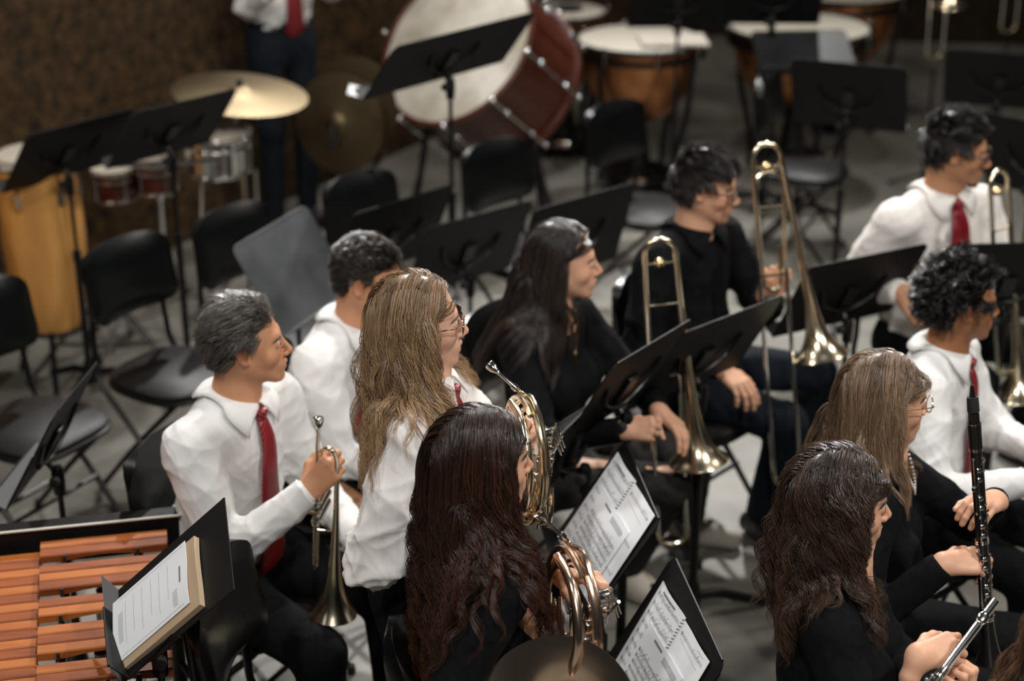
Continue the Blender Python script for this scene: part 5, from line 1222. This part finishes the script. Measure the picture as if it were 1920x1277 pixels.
# trumpet player
H = PT(463, 642, 1.22); Yt = H[1]-.20
top = PY(597, 784, Yt); bot = PY(588, 1118, Yt-.02)
I = person('person', 'grey-haired man in white shirt and striped red tie, holding a trumpet', H, -28, 10, -2, 0, lean=9, skin='warm', tie=dict(mat='tie_stripe', len=.50), res=NEAR, 
   hands={1: dict(w=PY(578, 922, Yt-.015), f=(.62, .10, .72), n=(-.10, -1, .25), keep=True, pose='grip', hint=(-.35, -.5, -1)), -1: dict(w=PY(682, 1025, H[1]-.02), f=(.8, -.2, -.5), n=(.2, -.3, 1), pose='rest', hint=(-.2, .7, -.6))})
hair(I, 'short', ((.016, .013, .011), (.22, .195, .165)), L=.052, n=700, per=16, lift=.30, stiff=.045, thick=.013, grav=.02, dir=(.1, -.85, .1), wave=(.0018, 120, 0), spread=.012, r=.00065, seed=1, taper=.1, cap=.005)
Wl = I['arms'][-1][2]; u_ = nz(Wl-I['arms'][-1][1]); m = MB(); m.lathe([(.0295, -.011), (.0325, -.010), (.0325, .010), (.0295, .011), (.0295, -.011)], Wl+u_*.006, axis=u_, n=22); m.build('wristwatch', M['rubber'], I['body'], I['base'])
seat_for(I, -28, 'black chair the grey-haired trumpet player sits on')
trumpet('silver and gold trumpet held upright with its bell down by the grey-haired man', top, nz(bot-top), (1, -.12, .02))
# boy in white behind
H = PT(694, 522, 1.20)
I = person('person', 'boy in a white shirt with short dark hair, leaning behind the standing girl', H, -22, -12, 16, 0, lean=24, skin='warm', tie=dict(mat='tie_stripe', len=.3), res=MID, hands={1: dict(w=PY(800, 870, H[1]-.15), f=(.8, -.2, -.4), n=(0, 0, 1), pose='rest'), -1: dict(w=PY(820, 820, H[1]), f=(.8, -.2, -.4), n=(0, 0, 1))}, shift=(-.02, 0, 0), k=.97)
hair(I, 'short', ((.012, .009, .007), (.055, .038, .026)), L=.032, n=1000, per=8, lift=.6, stiff=.15, thick=.014, grav=.0, wave=(.0015, 160, 0), r=.0008, seed=2, spread=.008)
seat_for(I, -22, 'black chair of the boy leaning behind the standing girl')
# standing girl
H = PT(788, 603, 1.46); hx = H[0]; hy = H[1]
Hc = PY(985, 862, hy-.14)
I = person('person', 'standing girl with long wavy light brown hair, glasses and crimson tie', H, -8, 12, 0, 0, lean=2, sex='f', shift=(.045, 0, 0), k=.97, stand=True, skin='pale', top='cream_shirt', res=NEAR, jaw=1.05, lip=(.66, .30, .28), brows=(.10, .06, .04),
   tie=dict(mat='tie_plain', len=.34, w=.8), sleeve=1.5, waistdrop=.03, wrinkle=1.2,
   hands={1: dict(w=PY(900, 975, hy-.22), f=(.9, .1, .1), n=(0, -.9, .3), pose='relax', hint=(-.5, -.35, -1)), -1: dict(w=PY(985, 815, hy-.02), f=(.35, -.55, .55), n=(.5, .2, .75), pose='keys', hint=(-.1, .8, -.8))})
hair(I, 'long', ((.10, .052, .025), (.62, .40, .22), .5), L=.42, n=560, per=20, wave=(.0115, 62, .09), r=.00065, spread=.011, faceback=.012, thick=.022, N=40, seed=3, taper=.75, grav=.20, lift=.2)
glasses(I, 'tortoise', r=.022)
french_horn('pale gold french horn held by the standing girl with glasses', Hc, (.30, -.92, .10), (.05, .0, 1), (1, .35, 0), PY(918, 684, hy-.02), Hc+V(-.20, -.02, -.20), (-.75, -.35, -.45), 'gold', .98)
# seated horn player
H = PT(908, 862, 1.34); hy = H[1]; Hc = PY(1073, 1164, hy-.08)
I = person('person', 'seated girl in black with very long auburn wavy hair holding a horn', H, 12, 24, 2, 0, lean=3, shift=(.04, 0, 0), sex='f', k=.97, skin='fair', top='black_cloth', res=NEAR, lip=(.6, .28, .26),
   hands={1: dict(w=PY(1030, 1290, hy-.16), f=(.7, .2, .3), n=(0, -.4, .9), pose='relax', hint=(-.6, -.5, -.8)), -1: dict(w=PY(1060, 1085, hy+.02), f=(.75, -.45, .30), n=(.1, .2, .95), pose='keys', hint=(-.1, .8, -.7))})
hair(I, 'long', ((.010, .0055, .004), (.085, .032, .016), .7), L=.58, Lf=lambda q: np.where((q[:, 0] > .015) & (np.abs(q[:, 1]+.01) < .055), .40, .62), n=460, per=22, wave=(.0135, 68, .14), r=.0007, spread=.012, faceback=.018, thick=.020, taper=.8, N=44, seed=4, grav=.22, lift=.15)
seat_for(I, 12, 'black chair of the seated horn player at the bottom edge')
french_horn('rose brass french horn held on her knee by the seated girl in black', Hc, (.32, -.94, .05), (.02, .10, 1), (1, .34, 0), PY(1010, 963, hy-.02), PY(1042, 1352, hy-.30), (-.25, -.72, .62), 'rose', 1.06, rb=.158)
# dark straight haired girl
H = PT(1058, 488, 1.20); hy = H[1]
I = person('person', 'girl in black with long straight dark hair and gold pendant, seated', H, -34, 2, 2, 0, lean=2, sex='f', skin='fair', top='black_cloth', trousers='grey_denim', shoe='trainer', res=MID, lip=(.6, .27, .25), jaw=.95,
   knees=[PT(1205, 905, .52), PT(1240, 850, .50)], feet=[PT(1175, 1110, .0), PT(1290, 1010, .0)],
   hands={1: dict(w=PY(1168, 805, hy-.42), f=(1, -.1, .05), n=(-.1, -.8, .6), pose='fist', hint=(-.4, -.4, -1)), -1: dict(w=PY(1235, 770, hy-.22), f=(.75, -.45, -.45), n=(.35, .0, .9), pose='rest', hint=(.2, .8, -.5))})
hair(I, 'long', ((.010, .007, .006), (.050, .028, .020), .35), L=.44, n=380, per=18, wave=(.002, 25, .1), r=.0008, spread=.010, faceback=-.012, back=1.6, thick=.014, N=34, pull=.16, seed=5, grav=.28, lift=.12, stiff=.006, lvar=.1)
m = MB(); n_ = I['NB']; a_ = I['at']; pts = []
for t in np.linspace(-1, 1, 21):
    p = n_+I['Rt']*.055*t*(1.1-.1*abs(t))+I['fs']*.25-I['s']*(.115*(1-abs(t)**1.3)-.01)
    for _ in range(14): p = p-I['fs']*(float(field(I['shirt'], p[None])[0])-.004)*.8
    pts.append(p)
m.tube(np.array(pts), .0011, 6); m.box(pts[10]-I['s']*.016+I['fs']*.003, (.012, .003, .026), np.stack([I['Rt'], I['fs'], I['s']], 1), .001); m.build('necklace', M['gold_chain'], I['body'], I['base'])
chair_at(918, 655, -34, 'black chair whose back shows beside the girl with straight dark hair')
T_ = PY(1236, 447, hy-.10)
trombone('trombone of the girl in black, its single bow beside the boy', T_, nz(PY(1254, 800, hy-.14)-T_), (1, .12, .04), slide=.56, bellpos=.66, bow2=False, spread=.018, mp_=False)
# trombone boy
H = PT(1326, 348, 1.25); hy = H[1]
I = person('person', 'boy in a black shirt and glasses, seated with hand on knee', H, -42, -14, 9, 0, lean=3, skin='fair', top='black_cloth', collared=True, tuck=False, trousers='denim', res=MID,
   knees=[PT(1420, 775, .50), PT(1545, 700, .52)], feet=[PT(1425, 1010, .0), PT(1500, 905, .0)],
   hands={1: dict(w=PY(1350, 690, hy-.30), f=(.42, -.62, -.40), n=(.25, -.35, .85), pose='rest', hint=(-.5, -.2, -1)), -1: dict(w=PY(1437, 560, hy-.12), f=(.15, -.2, 1), n=(-.3, -.9, 0), pose='grip', hint=(.5, .5, -1))})
hair(I, 'short', ((.008, .006, .005), (.035, .026, .020)), L=.062, n=460, per=14, lift=.35, stiff=.05, thick=.018, grav=.02, dir=(.25, .75, .2), wave=(.001, 60, 0), r=.0008, seed=6, spread=.009)
glasses(I, 'glasses', thick=.0019)
seat_for(I, -42, 'black chair of the boy in the black shirt')
T_ = PY(1436, 268, hy-.12)
trombone('trombone with nested bows standing upright in front of the boy in the black shirt', T_, nz(PY(1470, 760, hy-.30)-T_), (1, .15, .02), slide=.70, bellpos=.66, spread=.045, mp_=False)
# man with glasses and beard
H = PT(1797, 280, 1.27); hy = H[1]
I = person('person', 'bearded man in glasses, white shirt and dark red tie at the upper right', H, -62, -14, 8, 0, lean=3, skin='olive', tie=dict(mat='tie_plain', len=.50, w=1.4), res=MID, k=1.04, top='cream_shirt', wrinkle=.8,
   knees=[PT(1690, 640, .52), PT(1880, 640, .52)], feet=[PT(1690, 900, 0), PT(1900, 860, 0)],
   hands={1: dict(w=PY(1690, 548, hy-.24), f=(.45, -.45, -.75), n=(-.1, -.85, .45), pose='relax', hint=(-.45, .2, -1)), -1: dict(w=PY(1900, 545, hy-.26), f=(-.3, -.3, .6), n=(.3, -.8, .1), pose='grip', hint=(.45, .1, -1))})
hair(I, 'short', ((.006, .005, .004), (.028, .023, .020)), L=.055, n=460, per=14, lift=.6, stiff=.09, thick=.024, grav=.0, dir=(.2, .5, .3), wave=(.003, 120, 0), r=.0008, seed=7)
glasses(I, 'glasses', r=.022, thick=.0019)
HR, k_ = I['HR'], I['k']; T = lambda x, y, z: I['H']+HR@V(x, y, z)*k_
bp = [cone(T(s_*.064, -.004, -.050), T(s_*.020, .064, -.100), .0065, .0130, .012) for s_ in (1, -1)]+[ell(T(0, .078, -.104), (.024, .013, .013), HR, .012)]+[cone(T(-.02, .096, -.052), T(.02, .096, -.052), .0040, .0040, .004)]
bv, bf = solid(bp, .003); new_mesh('beard', bv, bf, mat('short_black_beard', (.03, .018, .012), .9, bump=(400, .6)), I['body'], I['base'])
seat_for(I, -62, 'black chair of the bearded man')
T_ = PY(1872, 318, hy-.30)
trombone('trombone at the right edge in front of the bearded man', T_, nz(PY(1885, 560, hy-.34)-T_), (.8, .6, .0), slide=.30, bellpos=.76, bow2=False, mp_=False)
# curly haired boy
H = PT(1806, 567, 1.18); hy = H[1]
I = person('person', 'curly black-haired boy in a white shirt and dark red striped tie at the right', H, -27, 6, 2, 0, lean=7, skin='tan', tie=dict(mat='tie_stripe', len=.46), res=MID, k=.95, lip=(.42, .17, .14),
   hands={1: dict(w=PY(1925, 905, hy-.32), f=(1, -.2, .1), n=(0, -.6, .8), pose='relax', hint=(-.2, -.6, -1)), -1: dict(w=PY(1962, 850, hy-.1), f=(1, -.2, 0), n=(0, 0, 1), pose='relax')})
hair(I, 'short', ((.004, .0035, .003), (.022, .018, .015)), L=.062, n=520, per=12, lift=1.3, stiff=.22, thick=.042, grav=.0, wave=(.0065, 230, 0), N=14, r=.0009, seed=8, spread=.009, cap=.008)
seat_for(I, -27, 'black chair of the curly-haired boy in white')
# clarinet girl
H = PT(1662, 748, 1.20); hy = H[1]
I = person('person', 'girl with light brown hair in a black cardigan, holding a clarinet', H, -14, 12, 3, 0, lean=4, shift=(.035, 0, 0), sex='f', skin='fair', top='black_cloth', res=MID, neckline='v',
   hands={1: dict(w=PY(1768, 1058, hy-.30), f=(.95, .10, -.22), n=(.1, -.45, .9), pose='relax', hint=(-.5, -.5, -1)), -1: dict(w=PY(1868, 938, hy-.13), f=(-.75, -.60, .15), n=(.15, -.2, .95), pose='keys', hint=(.6, .6, -1))})
hair(I, 'long', ((.085, .052, .030), (.46, .31, .19), .55), L=.30, n=400, per=18, wave=(.0060, 45, .08), r=.0007, spread=.011, faceback=-.006, thick=.016, pull=.05, taper=.6, N=30, seed=9, grav=.20, lift=.15, part=-.01)
glasses(I, 'gold_chain', r=.020)
m = MB(); 
for t in np.linspace(-1, 1, 27):
    p = I['NB']+I['Rt']*.060*t+I['fs']*.2-I['s']*(.085*(1-abs(t)**1.4)-.012)
    for _ in range(12): p = p-I['fs']*(float(field(I['coll'], p[None])[0])+.001)*.8
    m.ball(p, .0036, 5)
m.build('pearl_necklace', M['pearl'], I['body'], I['base'])
chair_at(1600, 1010, -14, 'black chair of the girl with the clarinet')
ct = PY(1822, 722, hy-.22); clarinet('black clarinet with silver keys held upright by the girl in the cardigan', ct, nz(PY(1845, 1080, hy-.30)-ct), (0, -1, .2))
# flute girl
H = PT(1578, 940, 1.22); hy = H[1]
I = person('person', 'girl in black with dark brown curly hair holding a flute, at the lower right', H, -12, 8, 4, 0, lean=2, shift=(.05, 0, 0), sex='f', skin='fair', top='black_cloth', res=NEAR, jaw=.95,
   hands={1: dict(w=PY(1722, 1232, hy-.20), f=(.8, .15, -.25), n=(-.1, -.55, .85), pose='relax', hint=(-.5, -.5, -1)), -1: dict(w=PY(1752, 1300, hy-.16), f=(.65, -.3, .45), n=(.3, -.2, -.9), pose='grip', hint=(.3, .6, -1))})
hair(I, 'long', ((.010, .007, .005), (.12, .065, .040), .55), L=.33, n=440, per=20, wave=(.0130, 78, .05), r=.0007, spread=.012, faceback=.012, thick=.022, taper=.8, N=36, seed=10, grav=.20, lift=.25, lvar=.3)
chair_at(1478, 1165, -12, 'glossy black chair the girl with the flute sits on')
fa = PY(1866, 1128, hy-.16); flute('silver flute held slanting by the girl with dark curly hair', fa, PY(1750, 1282, hy-.34), (-.3, -.8, .5))
# right edge
H = PT(2062, 1190, 1.20); hy = H[1]
I = person('person', 'long-haired person in a white shirt cut off by the lower right corner', H, -5, 20, 2, 0, lean=3, sex='f', skin='fair', top='white_shirt', res=MID, legs=False)
hair(I, 'long', ((.03, .014, .008), (.28, .15, .08), .6), L=.34, n=240, per=16, wave=(.009, 60, .1), r=.0009, spread=.011, faceback=.02, thick=.03, N=30, seed=12)
# drummer
H = V(-1.14, 8.34, 1.70)
I = person('person', 'percussionist in white shirt and red tie standing by the stone wall, head cropped', H, -52, -60, 6, 0, lean=2, skin='warm', stand=True, tie=dict(mat='tie_plain', len=.50), res=FAR, trousers='denim',
   hands={1: dict(w=V(-1.16, 8.00, 1.30), f=(.6, -.3, .6), n=(.1, -.9, .4), pose='grip', hint=(-.3, .3, -1)), -1: dict(w=V(-.88, 8.10, 1.32), f=(.1, -.5, .6), n=(.3, -.8, .4), pose='grip', hint=(.4, .5, -1))}, group=None)
m = MB(); m.tube([V(-1.13, 7.94, 1.30), V(-.98, 7.90, 1.42)], .007, 8); m.ball(V(-.97, 7.897, 1.425), .018, 6); tag(m.build('mallet', M['conga'], None, (-1.13, 7.94, 1.30)), 'wooden mallet in the hand of the standing percussionist', 'mallet')
hair(I, 'short', ((.01, .008, .006), (.05, .035, .025)), L=.05, n=160, per=10, r=.0014, seed=13)
H = V(-2.53, 6.24, 1.52)
I = person('person', 'percussionist in white at the left edge, only a sleeve showing', H, -40, -40, 6, 0, lean=2, skin='warm', stand=True, res=FAR, legs=True, hands={-1: dict(w=V(-2.22, 6.20, 1.16), f=(.6, -.5, -.2), n=(0, 0, 1), pose='relax', hint=(.8, .5, -.3))})
hair(I, 'short', ((.01, .008, .006), (.05, .035, .025)), L=.05, n=120, per=8, r=.0016, seed=14)
# trombones resting at the back
for px, py, lab in ((1752, 120, 'left of the two upright brass trombones at the back right, its bow shining'), (1890, 70, 'right of the two upright brass trombones at the top right edge')):
    b_ = PT(px, py, .72); d_ = nz(V(.02, .05, -1)); trombone(lab, b_-d_*1.02, d_, (1, .1, 0), slide=.58, bellpos=.66, grp='trombones resting at the back', mp_=False)
    s_ = empty('trombone_peg_stand', (b_[0]-.002, b_[1]+.0, 0), 'thin black peg stand under the '+('left' if px < 1800 else 'right')+' upright trombone at the back', 'instrument stand')
    m = MB(); m.tube([(b_[0], b_[1], .05), (b_[0], b_[1], .70)], .009, 8); m.build('peg', M['black_metal'], s_, tuple(s_.location))
    for a in (30, 150, 270):
        m = MB(); m.tube([(b_[0], b_[1], .10), (b_[0]+.2*math.cos(math.radians(a)), b_[1]+.2*math.sin(math.radians(a)), .012)], .008, 6); m.build('leg', M['black_metal'], s_, tuple(s_.location))
